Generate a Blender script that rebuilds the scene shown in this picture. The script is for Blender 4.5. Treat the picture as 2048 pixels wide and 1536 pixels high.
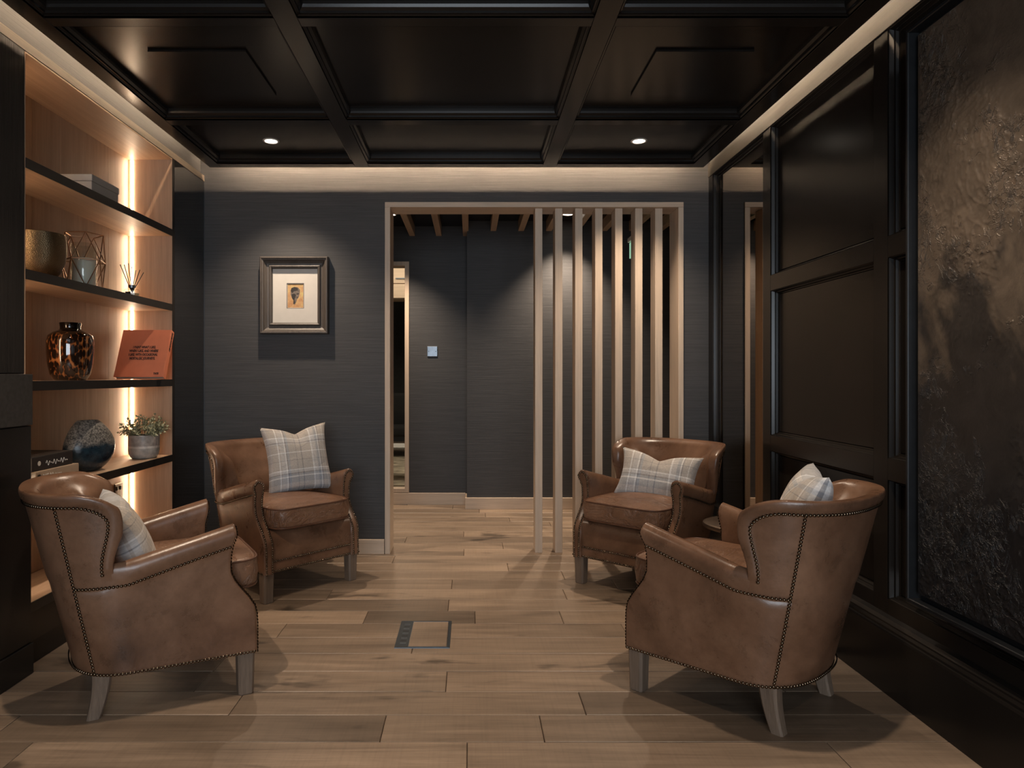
import bpy, bmesh, math, random
from mathutils import Vector, Matrix, noise
PI = math.pi
random.seed(7)
sc = bpy.context.scene
for o in list(bpy.data.objects): bpy.data.objects.remove(o)
COL = sc.collection
CAMH = 1.15

# ------------------------------------------------------------------ camera, world, exposure
cd = bpy.data.cameras.new('camera'); cam = bpy.data.objects.new('camera', cd); COL.objects.link(cam)
cam.location = (0, 0, CAMH); cam.rotation_euler = (PI/2, 0, 0)
cd.sensor_width = 36; cd.lens = 1365/2048*36
cd.shift_x = (1024-940)/2048; cd.shift_y = -(768-752)/2048
cd.clip_start = .05; cd.clip_end = 60
sc.camera = cam
sc.view_settings.view_transform = 'Standard'; sc.view_settings.look = 'None'
sc.view_settings.exposure = 0.28; sc.view_settings.gamma = 1; sc.view_settings.use_curve_mapping = False
w = bpy.data.worlds.new('world'); sc.world = w; w.use_nodes = True
w.node_tree.nodes['Background'].inputs[0].default_value = (.55, .68, .85, 1)
w.node_tree.nodes['Background'].inputs[1].default_value = 0.25
P_SPOT_BACK = 78; P_SPOT_FRONT = 80; P_SPOT_FILL = 105; P_CORR = 150
E_COVE = 470; E_SIDE = 120; E_SHELF = 42; P_DAY = 84
WARM = (1.0, .80, .61); LEDC = (1.0, .74, .49)

def area(name, loc, rot, sx, sy, power, color):
    l = bpy.data.lights.new(name, 'AREA'); l.shape = 'RECTANGLE'; l.size = sx; l.size_y = sy
    l.energy = power; l.color = color
    o = bpy.data.objects.new(name, l); COL.objects.link(o); o.location = loc; o.rotation_euler = rot
    return o
# daylight that comes through the window of the wall behind the camera
area('window_daylight', (0.0, -2.42, 1.45), (PI/2, 0, 0), 2.4, 1.7, P_DAY, (.84, .92, 1.0))

# ------------------------------------------------------------------ helpers
def link(name, me, mat, parent=None, loc=None, rot=None):
    o = bpy.data.objects.new(name, me); COL.objects.link(o)
    if mat is not None:
        me.materials.clear()
        for m in (mat if isinstance(mat, (list, tuple)) else [mat]): me.materials.append(m)
    if parent is not None: o.parent = parent
    if loc is not None: o.location = loc
    if rot is not None: o.rotation_euler = rot
    return o
def smooth(me, angle=None):
    for p in me.polygons: p.use_smooth = True
    if angle:
        try: me.set_sharp_from_angle(angle=math.radians(angle))
        except Exception: pass
def empty(name, loc=(0, 0, 0), rz=0, parent=None):
    o = bpy.data.objects.new(name, None); COL.objects.link(o); o.empty_display_size = .1
    o.location = loc; o.rotation_euler = (0, 0, rz)
    if parent: o.parent = parent
    return o
def tag(o, label, cat, group=None):
    o['label'] = label; o['category'] = cat
    if group: o['group'] = group
    return o
def struct(o):
    o['kind'] = 'structure'; return o
class MB:
    def __init__(s): s.v = []; s.f = []; s.m = []
    def add(s, vs, fs, mi=0):
        b = len(s.v); s.v += [tuple(v) for v in vs]
        for f in fs: s.f.append([b+i for i in f]); s.m.append(mi)
    def box(s, x0, x1, y0, y1, z0, z1, mi=0, M=None):
        vs = [Vector((x, y, z)) for z in (z0, z1) for y in (y0, y1) for x in (x0, x1)]
        if M is not None: vs = [M @ v for v in vs]
        s.add(vs, [(0, 2, 3, 1), (4, 5, 7, 6), (0, 1, 5, 4), (2, 6, 7, 3), (0, 4, 6, 2), (1, 3, 7, 5)], mi)
    def tube(s, p0, p1, r0, r1=None, n=8, mi=0, caps=True):
        p0 = Vector(p0); p1 = Vector(p1); r1 = r0 if r1 is None else r1
        d = (p1-p0).normalized(); a = d.orthogonal().normalized(); b = d.cross(a)
        vs = []
        for p, r in ((p0, r0), (p1, r1)):
            for i in range(n):
                t = 2*PI*i/n; vs.append(p+a*r*math.cos(t)+b*r*math.sin(t))
        fs = [(i, (i+1) % n, n+(i+1) % n, n+i) for i in range(n)]
        if caps: fs += [tuple(range(n-1, -1, -1)), tuple(range(n, 2*n))]
        s.add(vs, fs, mi)
    def polytube(s, pts, r, n=6, closed=False, mi=0):
        pts = [Vector(p) for p in pts]; N = len(pts); vs = []; up = None
        for i, p in enumerate(pts):
            if closed: d = pts[(i+1) % N]-pts[i-1]
            else: d = pts[min(i+1, N-1)]-pts[max(i-1, 0)]
            d.normalize()
            if up is None: up = d.orthogonal().normalized()
            up = (up-d*up.dot(d)).normalized(); b = d.cross(up)
            for k in range(n):
                t = 2*PI*k/n; vs.append(p+up*r*math.cos(t)+b*r*math.sin(t))
        fs = []
        for i in range(N if closed else N-1):
            j = (i+1) % N
            for k in range(n): fs.append((i*n+k, i*n+(k+1) % n, j*n+(k+1) % n, j*n+k))
        if not closed: fs += [tuple(range(n-1, -1, -1)), tuple((N-1)*n+k for k in range(n))]
        s.add(vs, fs, mi)
    def lathe(s, prof, n=48, mi=0, sx=1, sy=1, c=(0, 0, 0)):
        vs = []
        for r, z in prof:
            for i in range(n):
                t = 2*PI*i/n; vs.append((c[0]+r*math.cos(t)*sx, c[1]+r*math.sin(t)*sy, c[2]+z))
        fs = []
        for k in range(len(prof)-1):
            for i in range(n):
                j = (i+1) % n; fs.append((k*n+i, k*n+j, (k+1)*n+j, (k+1)*n+i))
        s.add(vs, fs, mi)
    def grid(s, P, closed_u=False, mi=0):
        R = len(P); C = len(P[0]); vs = [p for row in P for p in row]; fs = []
        for i in range(R-1):
            for j in range(C if closed_u else C-1):
                k = (j+1) % C; fs.append((i*C+j, i*C+k, (i+1)*C+k, (i+1)*C+j))
        s.add(vs, fs, mi)
    def mesh(s, name, sm=None, weld=False, recalc=True):
        me = bpy.data.meshes.new(name); me.from_pydata([tuple(v) for v in s.v], [], s.f)
        if any(s.m):
            for p, m in zip(me.polygons, s.m): p.material_index = m
        if weld or recalc:
            bm = bmesh.new(); bm.from_mesh(me)
            if weld: bmesh.ops.remove_doubles(bm, verts=bm.verts, dist=1e-5)
            if recalc: bmesh.ops.recalc_face_normals(bm, faces=bm.faces)
            bm.to_mesh(me); bm.free()
        if sm: smooth(me, sm)
        me.update(); return me
    def build(s, name, mat, parent=None, sm=None, weld=False, loc=None, rot=None, recalc=True):
        return link(name, s.mesh(name, sm, weld, recalc), mat, parent, loc, rot)
def bevbox(name, x0, x1, y0, y1, z0, z1, mat, parent=None, bev=.003, seg=1, loc=None, rot=None):
    bm = bmesh.new(); bmesh.ops.create_cube(bm, size=1)
    for v in bm.verts: v.co = Vector(((x0+x1)/2+v.co.x*(x1-x0), (y0+y1)/2+v.co.y*(y1-y0), (z0+z1)/2+v.co.z*(z1-z0)))
    if bev: bmesh.ops.bevel(bm, geom=bm.edges[:], offset=bev, segments=seg, affect='EDGES', profile=.5)
    me = bpy.data.meshes.new(name); bm.to_mesh(me); bm.free()
    if seg > 1: smooth(me, 40)
    return link(name, me, mat, parent, loc, rot)
def frame_sweep(mb, o, ax, ay, an, x0, x1, y0, y1, prof, mi=0):
    """prof: list of (inset, height along an). sweeps round the rectangle with mitred corners"""
    o = Vector(o); ax = Vector(ax); ay = Vector(ay); an = Vector(an); vs = []; fs = []
    for i, d in prof:
        for (x, y) in ((x0+i, y0+i), (x1-i, y0+i), (x1-i, y1-i), (x0+i, y1-i)):
            vs.append(o+ax*x+ay*y+an*d)
    for k in range(len(prof)-1):
        for c in range(4):
            e = (c+1) % 4; fs.append((k*4+c, k*4+e, (k+1)*4+e, (k+1)*4+c))
    mb.add(vs, fs, mi)
_txt = [0]
def text(body, size, mat, parent, M, name='lettering', align='LEFT', ext=.0004, sx=1.0, bold=0):
    cu = bpy.data.curves.new('t', 'FONT'); cu.body = body; cu.size = size; cu.extrude = ext
    cu.align_x = align; cu.space_line = 1.0; cu.offset = bold; cu.resolution_u = 3
    to = bpy.data.objects.new('t', cu); COL.objects.link(to)
    bpy.context.view_layer.update()
    me = bpy.data.meshes.new_from_object(to.evaluated_get(bpy.context.evaluated_depsgraph_get()))
    bpy.data.objects.remove(to)
    me.transform(M @ Matrix.Diagonal((sx, 1, 1, 1))); return link(name, me, mat, parent)

# ------------------------------------------------------------------ materials
class NT:
    def __init__(s, name):
        s.mat = bpy.data.materials.new(name); s.mat.use_nodes = True; s.t = s.mat.node_tree
        s.b = s.t.nodes['Principled BSDF']
    def n(s, typ, **kw):
        nd = s.t.nodes.new(typ)
        for k, v in kw.items(): setattr(nd, k, v)
        return nd
    def l(s, a, b): s.t.links.new(a, b)
    def coords_at(s, k=3.7):             # object coordinates shifted by where the thing stands, so its parts share one pattern
        tc = s.n('ShaderNodeTexCoord'); oi = s.n('ShaderNodeObjectInfo'); a = s.n('ShaderNodeVectorMath', operation='MULTIPLY_ADD')
        a.inputs[1].default_value = (k, k, k); s.l(oi.outputs['Location'], a.inputs[0]); s.l(tc.outputs['Object'], a.inputs[2]); return a.outputs[0]
    def coords(s, scale=(1, 1, 1), rnd=0, kind='Object'):
        tc = s.n('ShaderNodeTexCoord'); src = tc.outputs[kind]
        if rnd:
            oi = s.n('ShaderNodeObjectInfo'); m = s.n('ShaderNodeMath', operation='MULTIPLY'); m.inputs[1].default_value = rnd
            s.l(oi.outputs['Random'], m.inputs[0])
            a = s.n('ShaderNodeVectorMath', operation='ADD'); s.l(src, a.inputs[0]); s.l(m.outputs[0], a.inputs[1]); src = a.outputs[0]
        mp = s.n('ShaderNodeMapping'); mp.inputs['Scale'].default_value = scale; s.l(src, mp.inputs[0]); return mp.outputs[0]
    def noise(s, vec, scale=5, detail=4, rough=.55, dist=0):
        t = s.n('ShaderNodeTexNoise'); t.inputs['Scale'].default_value = scale; t.inputs['Detail'].default_value = detail
        t.inputs['Roughness'].default_value = rough; t.inputs['Distortion'].default_value = dist
        s.l(vec, t.inputs['Vector']); return t.outputs['Fac']
    def ramp(s, fac, stops, interp='LINEAR'):
        r = s.n('ShaderNodeValToRGB'); r.color_ramp.interpolation = interp; e = r.color_ramp.elements
        while len(e) < len(stops): e.new(.5)
        for el, (p, c) in zip(e, stops):
            el.position = p; el.color = (c[0], c[1], c[2], 1) if isinstance(c, (tuple, list)) else (c, c, c, 1)
        s.l(fac, r.inputs[0]); return r.outputs[0]
    def mix(s, a, b, fac=.5, mode='MIX'):
        m = s.n('ShaderNodeMix', data_type='RGBA', blend_type=mode)
        for sock, val in ((m.inputs[0], fac), (m.inputs[6], a), (m.inputs[7], b)):
            if hasattr(val, 'links') or isinstance(val, bpy.types.NodeSocket): s.l(val, sock)
            elif isinstance(val, (tuple, list)): sock.default_value = (*val[:3], 1)
            else: sock.default_value = val
        return m.outputs[2]
    def bump(s, h, strength=.3, dist=.01, prev=None):
        b = s.n('ShaderNodeBump'); b.inputs['Strength'].default_value = strength; b.inputs['Distance'].default_value = dist
        s.l(h, b.inputs['Height'])
        if prev is not None: s.l(prev, b.inputs['Normal'])
        s.l(b.outputs[0], s.b.inputs['Normal']); return b.outputs[0]
    def color(s, c):
        if isinstance(c, (tuple, list)): s.b.inputs['Base Color'].default_value = (*c[:3], 1)
        else: s.l(c, s.b.inputs['Base Color'])
    def set(s, **kw):
        for k, v in kw.items():
            i = s.b.inputs[k.replace('_', ' ')]
            if isinstance(v, bpy.types.NodeSocket): s.l(v, i)
            else: i.default_value = v
        return s
def plain(name, c, rough=.5, metal=0, var=.12, nscale=20, bump=.05, **kw):
    m = NT(name); v = m.coords(); f = m.noise(v, nscale, 4)
    lo = tuple(x*(1-var) for x in c); hi = tuple(min(1, x*(1+var)) for x in c)
    m.color(m.ramp(f, [(.3, lo), (.7, hi)])); m.set(Roughness=rough, Metallic=metal)
    if bump: m.bump(f, bump, .002)
    if kw: m.set(**kw)
    return m.mat
def wood(name, dark, light, axis='X', scale=1.0, rough=.5, rnd=37.0, tonevar=.0, bump=.25, knots=False, grain=1.0):
    m = NT(name)
    st = {'X': (.9, 14, 14), 'Y': (14, .9, 14), 'Z': (14, 14, .9)}[axis]
    v = m.coords(tuple(x*scale for x in st), rnd)
    st2 = {'X': (3, 90, 90), 'Y': (90, 3, 90), 'Z': (90, 90, 3)}[axis]
    v2 = m.coords(tuple(x*scale for x in st2), rnd)
    f = m.noise(v, 1.2, 6, .6, .9); g = m.noise(v2, 1.5, 3, .7)
    c = m.ramp(f, [(.25, dark), (.5, tuple((a+b)/2 for a, b in zip(dark, light))), (.75, light)])
    gg = m.ramp(g, [(.3, 1-.28*grain), (.65, 1.0)])
    c = m.mix(c, gg, 1.0, 'MULTIPLY')
    if tonevar:
        oi = m.n('ShaderNodeObjectInfo'); tone = m.ramp(oi.outputs['Color'], [(0, 1-tonevar), (1, 1+tonevar*.55)])
        c = m.mix(c, tone, 1.0, 'MULTIPLY')
    if knots:
        v3 = m.coords((1.0, 3.2, 1), rnd*1.7); kf = m.noise(v3, 2.1, 3, .6, .4)
        c = m.mix(c, m.ramp(kf, [(.29, .30), (.37, 1.0)]), .85, 'MULTIPLY')
        vl = m.coords((.6, 2.0, 1), rnd*.7); lf = m.noise(vl, 2.0, 3, .5, .5)
        c = m.mix(c, m.ramp(lf, [(.32, .72), (.5, 1.0), (.68, 1.15)]), 1.0, 'MULTIPLY')
        vs = m.coords((55, 2, 1), rnd); sf = m.noise(vs, 2.0, 2, .6)      # saw marks across the boards
        c = m.mix(c, m.ramp(sf, [(.32, .9), (.5, 1.0), (.7, 1.04)]), .7, 'MULTIPLY')
    m.color(c); m.set(Roughness=rough); m.bump(g, bump, .002)
    return m.mat
def emis(name, c, strength, base=(.8, .8, .8)):
    m = NT(name); m.color(base); m.set(Emission_Color=(*c, 1), Emission_Strength=strength); return m.mat
def leather():
    m = NT('aged_brown_leather'); v = m.coords_at()
    f = m.noise(v, 3.0, 6, .62, .4); g = m.noise(v, 6.5, 8, .76, .15)
    c = m.ramp(f, [(.25, (.075, .036, .020)), (.45, (.165, .084, .048)), (.70, (.255, .140, .084))])
    c = m.mix(c, m.ramp(g, [(.30, .50), (.45, .84), (.56, 1.0), (.75, 1.12)]), .85, 'MULTIPLY')
    fine = m.noise(v, 160, 3, .6); cr = m.noise(v, 14, 5, .6, 1.2)
    m.color(c); m.set(Roughness=m.ramp(g, [(.3, .24), (.7, .36)]))
    try: m.set(Specular_IOR_Level=.55)
    except Exception: pass
    b = m.bump(cr, .12, .008); m.bump(fine, .16, .001, b)
    return m.mat
def leather_seat():
    m = NT('creased_brown_leather'); v = m.coords((1, 1, 1), 7.0)
    f = m.noise(v, 4, 6, .62, .4); g = m.noise(v, 13, 6, .7, .3)
    c = m.ramp(f, [(.22, (.10, .048, .026)), (.5, (.19, .096, .054)), (.75, (.29, .155, .092))])
    c = m.mix(c, m.ramp(g, [(.30, .6), (.46, .95), (.75, 1.15)]), .7, 'MULTIPLY')
    vv = m.coords((2.2, 7, 4), 7.0); cr = m.noise(vv, 3.4, 5, .62, 1.6); fine = m.noise(v, 160, 3, .6)
    m.color(c); m.set(Roughness=.34)
    b = m.bump(m.ramp(cr, [(.40, 0), (.5, .75), (.56, 1)]), .55, .012); m.bump(fine, .12, .001, b)
    return m.mat
def grasscloth():
    m = NT('charcoal_grasscloth'); v = m.coords((1.6, 1.6, 95)); f = m.noise(v, 2.2, 5, .7, .15)
    v2 = m.coords((5, 5, 300)); g = m.noise(v2, 1.4, 2, .6)
    v3 = m.coords((1, 1, 1)); h = m.noise(v3, .8, 2)
    c = m.ramp(f, [(.28, (.033, .032, .034)), (.52, (.051, .050, .051)), (.70, (.066, .064, .065)), (.86, (.13, .125, .12))])
    c = m.mix(c, m.ramp(h, [(.3, .9), (.7, 1.1)]), 1.0, 'MULTIPLY')
    m.color(c); m.set(Roughness=.62); b = m.bump(f, .35, .003); m.bump(g, .25, .001, b); return m.mat
def black_paint():
    m = NT('black_satin_lacquer'); v = m.coords((1, 1, 1)); f = m.noise(v, 1.5, 3)
    m.color(m.ramp(f, [(.3, (.0098, .0082, .0070)), (.7, (.0135, .0112, .0096))])); m.set(Roughness=.25, Specular_IOR_Level=.28)
    m.bump(m.noise(m.coords((1, 1, 1)), 90, 2), .03, .001); return m.mat
def brushed_black():
    m = NT('brushed_black_oak'); v = m.coords((50, 50, 1.6), 0); f = m.noise(v, 2.2, 5, .7, .3)
    m.color(m.ramp(f, [(.3, (.006, .0055, .005)), (.6, (.016, .0145, .013)), (.8, (.04, .036, .032))])); m.set(Roughness=.5)
    m.bump(f, .6, .004); return m.mat
def tweed(name, dx, dy):
    """woven plaid: stripes across (dx) and along (dy) the cloth"""
    m = NT(name); tc = m.n('ShaderNodeTexCoord'); sep = m.n('ShaderNodeSeparateXYZ'); m.l(tc.outputs['UV'], sep.inputs[0])
    base = (.52, .46, .40); wht = (.95, .93, .90); gry = (.22, .205, .205); pale = (.62, .59, .565); blu = (.37, .395, .43)
    A = [(0, pale), (.10, base), (.20, wht), (.222, base), (.235, pale), (.30, wht), (.318, gry), (.335, blu), (.36, base), (.46, gry), (.468, base), (.53, gry), (.545, base),
         (.62, base), (.68, wht), (.70, pale), (.76, blu), (.80, wht), (.815, gry), (.83, base), (.90, wht), (.91, base)]
    A = [a for i, a in enumerate(A)]
    B = [(0, blu), (.05, pale), (.12, blu), (.20, wht), (.222, blu), (.25, gry), (.265, pale), (.30, wht), (.315, base), (.44, gry), (.448, base), (.55, wht), (.56, base), (.68, pale),
         (.70, gry), (.715, pale), (.78, wht), (.80, base), (.92, gry), (.93, base)]
    def stripes(sock, st, k):
        mu = m.n('ShaderNodeMath', operation='MULTIPLY_ADD'); mu.inputs[1].default_value = k[0]; mu.inputs[2].default_value = k[1]; m.l(sock, mu.inputs[0])
        fr = m.n('ShaderNodeMath', operation='FRACT'); m.l(mu.outputs[0], fr.inputs[0]); return m.ramp(fr.outputs[0], st, 'CONSTANT')
    a = stripes(sep.outputs[0], A, dx); b = stripes(sep.outputs[1], B, dy)
    c = m.mix(a, b, .5)
    wv = m.coords((260, 260, 260), 0, 'UV'); ch = m.n('ShaderNodeTexChecker'); ch.inputs['Scale'].default_value = 1; m.l(wv, ch.inputs['Vector'])
    nz = m.noise(m.coords((1, 1, 1), 3.0, 'UV'), 60, 3)
    c = m.mix(c, m.ramp(nz, [(.3, .86), (.7, 1.08)]), 1.0, 'MULTIPLY')
    m.color(c); m.set(Roughness=.92, Sheen_Weight=.2); b = m.bump(ch.outputs['Fac'], .25, .001)
    m.bump(m.noise(m.coords((1, 1, 1), 3.0, 'UV'), 5, 3, .5, .8), .35, .02, b); return m.mat

M = {}
M['leather'] = leather(); M['seat'] = leather_seat(); M['grass'] = grasscloth(); M['black'] = black_paint(); M['brush'] = brushed_black()
M['floor'] = wood('oak_floor_board', (.205, .145, .100), (.37, .268, .188), 'X', 1.0, .42, 41.0, .52, .18, True, .7)
M['oak'] = wood('pale_oak', (.56, .43, .32), (.68, .54, .41), 'Z', 1, .5, 13, 0, .15, False, .5)
M['oakx'] = wood('pale_oak_across', (.56, .43, .32), (.68, .54, .41), 'X', 1, .5, 13, 0, .15, False, .5)
M['oaky'] = wood('pale_oak_along', (.46, .34, .24), (.58, .44, .32), 'Y', 1, .5, 13, 0, .15, False, .5)
M['shelf'] = wood('bookcase_oak', (.37, .235, .150), (.50, .335, .220), 'Z', 1, .5, 19, 0, .2, False, .6)
M['shelfy'] = wood('bookcase_oak_shelf', (.37, .235, .150), (.50, .335, .220), 'Y', 1, .5, 19, 0, .2, False, .6)
M['leg'] = wood('weathered_oak_leg', (.125, .088, .063), (.22, .16, .115), 'Z', 1.6, .6, 5, 0, .35, False, 1.0)
M['edge'] = plain('dark_shelf_edge', (.014, .011, .009), .4)
M['nail'] = plain('antique_brass_nail', (.145, .108, .074), .22, 1.0, .3, 300, 0)
M['piping'] = plain('dark_leather_piping', (.12, .052, .029), .4, 0, .2)
M['steel'] = plain('satin_steel', (.21, .23, .255), .34, 1.0)
M['gunmetal'] = plain('gunmetal', (.075, .085, .095), .42, .75)
M['white'] = plain('white_metal', (.8, .78, .75), .4)
M['lamp'] = emis('lamp_glow', (1, .86, .70), 9)
M['cove'] = emis('cove_led', LEDC, E_COVE); M['cove_side'] = emis('dimmed_cove_led', LEDC, E_SIDE)
M['bookled'] = emis('bookcase_led', (1.0, .76, .52), E_SHELF)
m = NT('black_mirror_glass'); m.color((.012, .011, .011)); m.set(Roughness=.03, Specular_IOR_Level=.9, Coat_Weight=.6, Coat_Roughness=.02); M['mirror'] = m.mat
m = NT('smoked_mirror'); m.color((.42, .36, .31)); m.set(Roughness=.02, Metallic=1.0); M['smoked'] = m.mat
M['cream'] = plain('mount_board', (.56, .53, .485), .8, 0, .03)
M['greywood'] = wood('grey_brown_frame', (.060, .050, .043), (.105, .088, .076), 'Z', 1.5, .45, 3, 0, .5)

# ------------------------------------------------------------------ setting: floor
floor = struct(empty('floor'))
mb = MB(); mb.box(-2.6, 3.2, -2.5, 12.2, -.03, -.0075); mb.build('subfloor', plain('dark_gap', (.06, .04, .028), .9), floor)
row_joints = {0: [(-.284, .42, 1), (.235, .15, 0)], -1: [(-.009, .5, 0)], 1: [(.395, .02, 0), (1.75, .4, 0)], 2: [(-.089, .55, 0), (1.15, .45, 0)], 3: [(-1.0, .5, 0), (.95, .65, 0)],
              4: [(-.243, .45, 0), (.98, .55, 0)], 5: [(-.85, .5, 0), (.70, .55, 0)], 6: [(-.498, .05, 0), (.024, .45, 0), (.436, .62, 0), (1.2, .5, 0)], 7: [(-.108, .75, 0), (1.0, .7, 0)], 8: [(-.74, .8, 0), (.5, .7, 0)], 9: [(-.1, .62, 0), (.8, .72, 0)]}
rr = random.Random(11); PW = .171
for k in range(-20, 34):
    y0 = 2.145+k*PW-0.0; y1 = y0+PW
    if y0 > 7.6: break
    js = [j[0] for j in row_joints.get(k, [])]
    if not js:
        x = rr.uniform(-2.2, -1.0); js = []
        while x < 3.1: js.append(x); x += rr.uniform(.75, 1.9)
    else:
        x = js[0]-rr.uniform(.9, 1.4)
        while x > -2.6: js.insert(0, x); x -= rr.uniform(.9, 1.5)
        x = js[-1]+rr.uniform(.9, 1.5)
        while x < 3.1: js.append(x); x += rr.uniform(.9, 1.5)
    ends = [-2.6]+js+[3.2]
    tones = {round(j[0], 3): j[1] for j in row_joints.get(k, [])}
    for a, b in zip(ends[:-1], ends[1:]):
        if b-a < .02: continue
        g = .0011; bv = .0022; lift = rr.uniform(-.0006, .0006); cx = (a+b)/2
        mbp = MB(); X0, X1, Y0, Y1 = a+g-cx, b-g-cx, -PW/2+g, PW/2-g
        vs = [(X0, Y0, -.007), (X1, Y0, -.007), (X1, Y1, -.007), (X0, Y1, -.007), (X0, Y0, -.0018), (X1, Y0, -.0018), (X1, Y1, -.0018), (X0, Y1, -.0018),
              (X0+bv, Y0+bv, 0), (X1-bv, Y0+bv, 0), (X1-bv, Y1-bv, 0), (X0+bv, Y1-bv, 0)]
        fs = [(8, 9, 10, 11)]+[(i, (i+1) % 4, 4+(i+1) % 4, 4+i) for i in range(4)]+[(4+i, 4+(i+1) % 4, 8+(i+1) % 4, 8+i) for i in range(4)]
        mbp.add(vs, fs)
        p = mbp.build('plank', M['floor'], floor, loc=(cx, (y0+y1)/2, lift))
        # tone of this board (left end of the board is joint a, tone given for the board right of a joint)
        t = tones.get(round(a, 3), None)
        if t is None:
            t = rr.choice([.38, .48, .55, .62, .70, .80, .22])
        # the board left of the listed first joint of a row
        p.color = (t, t, t, 1)

# ------------------------------------------------------------------ setting: walls of the room
YB = 4.42
def wallbox(name, *b, mat=None, parent=None):
    mb = MB(); mb.box(*b); o = mb.build(name, mat or M['grass'], parent)
    if parent is None: struct(o)
    return o
OX0, OX1, OZ1 = -.55, 1.38, 2.274
mb = MB()
mb.box(-2.6, OX0, YB, YB+.17, 0, 2.95); mb.box(OX0, OX1, YB, YB+.17, OZ1, 2.95); mb.box(OX1, 3.2, YB, YB+.17, 0, 2.95)
struct(mb.build('wall_back', M['grass']))
wallbox('wall_front', -2.6, -1.3, -2.6, -2.5, 0, 2.95).name = 'wall_front'
wallbox('wall_front', 1.3, 3.2, -2.6, -2.5, 0, 2.95)
wallbox('wall_front', -1.3, 1.3, -2.6, -2.5, 0, .6)
wallbox('wall_front', -1.3, 1.3, -2.6, -2.5, 2.3, 2.95)
mb = MB(); frame_sweep(mb, (0, -2.5, 0), (1, 0, 0), (0, 0, 1), (0, 1, 0), -1.3, 1.3, .6, 2.3, [(0, -.08), (0, .02), (.06, .02), (.06, -.08)])
struct(mb.build('window_2', M['black']))
# left wall: upper grasscloth above the bookcase
wl = struct(empty('wall_left'))
wallbox('upper_wall', -1.85, -1.745, -2.5, YB, 2.4095, 2.95, parent=wl)
mb = MB(); mb.box(-1.745, -1.72, -.4, YB-.001, 2.41, 2.447)
mb.add([(-1.745, -.4, 2.447), (-1.72, -.4, 2.447), (-1.72, YB-.001, 2.447), (-1.745, YB-.001, 2.447), (-1.745, -.4, 2.455), (-1.745, YB-.001, 2.455)], [(1, 2, 5, 4)])
mb.build('fascia', wood('washed_oak_fascia', (.16, .13, .10), (.26, .21, .165), 'Y', 1, .55, 2), wl)
wallbox('lower_wall', -1.85, -1.75, -2.5, .9, 0, 2.41, parent=wl)
wallbox('rear_wall', -2.15, -2.0, .9, YB, 0, 2.41, parent=wl)
# glossy black panel between bookcase and back wall
bevbox('panel', -1.99, -1.72, 3.972, YB-.004, .10, 2.408, M['mirror'], wl, .002)
bevbox('plinth', -1.99, -1.725, 3.972, YB-.004, 0, .10, M['black'], wl, .002)
mb = MB(); mb.box(-1.721, -1.7185, YB-.006, YB-.003, .1, 2.40); struct(mb.build('reflection_strip_1', M['gunmetal']))  # strip added to stand in for the pale reflected line at the corner

# dark column beside the bookcase, near the left edge of the frame
colm = empty('column', (-1.8, 1.9, 0)); tag(colm, 'near-black brushed timber fireplace column with a grey band, left edge of room', 'column')
bevbox('cladding', -.19, .080, -1.0, .735, 1.16, 2.408, M['brush'], colm, .002)
bevbox('band', -.19, .103, -1.0, .75, .960, 1.157, plain('charcoal_stone', (.030, .028, .026), .6, 0, .3, 60, .2), colm, .002)
bevbox('lower_panel', -.19, .100, -1.0, .745, .12, .958, M['black'], colm, .002)
bevbox('plinth', -.19, .108, -1.0, .748, 0, .118, M['black'], colm, .002)

# baseboards
bevbox('baseboard_back', -1.715, OX0-.004, YB-.016, YB-.0005, 0, .094, M['oakx'], None, .002)['kind'] = 'structure'
bevbox('baseboard_back', OX1+.004, 1.53, YB-.016, YB-.0005, 0, .094, M['oakx'], None, .002)['kind'] = 'structure'

# ------------------------------------------------------------------ timber screen in the opening
fr = empty('timber_screen', (.415, YB, 0)); tag(fr, 'pale oak doorway frame with seven vertical slats screening its right side', 'screen')
F0 = YB-.012-YB; F1 = .185; cx = .415
x0, x1 = OX0-cx, OX1-cx
bevbox('jamb', x0, x0+.034, F0, F1, 0, OZ1-.0335, M['oak'], fr, .0015)
bevbox('jamb', x1-.034, x1, F0, F1, 0, OZ1-.0335, M['oak'], fr, .0015)
bevbox('header', x0, x1, F0, F1, OZ1-.033, OZ1, M['oakx'], fr, .0015)
for i in range(7):
    x = .447+i*.1302-cx
    bevbox('slat', x-.024, x+.024, .018, .135, 0, OZ1-.0335, M['oak'], fr, .0015)

# ------------------------------------------------------------------ right wall: black panelling
wr = struct(empty('wall_right')); RX = 1.545
mb = MB(); mb.box(1.60, 1.72, -2.5, YB, 0, 2.95); mb.build('backing', M['black'], wr)
rows = [(1.668, 2.433), (.847, 1.588), (.327, .765)]
ZT, ZB_ = 2.513, .24
cols = [(3.60, 4.345), (2.613, 3.51), (1.62, 2.525), (.55, 1.53), (-.5, .46), (-1.6, -.6)]
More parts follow.
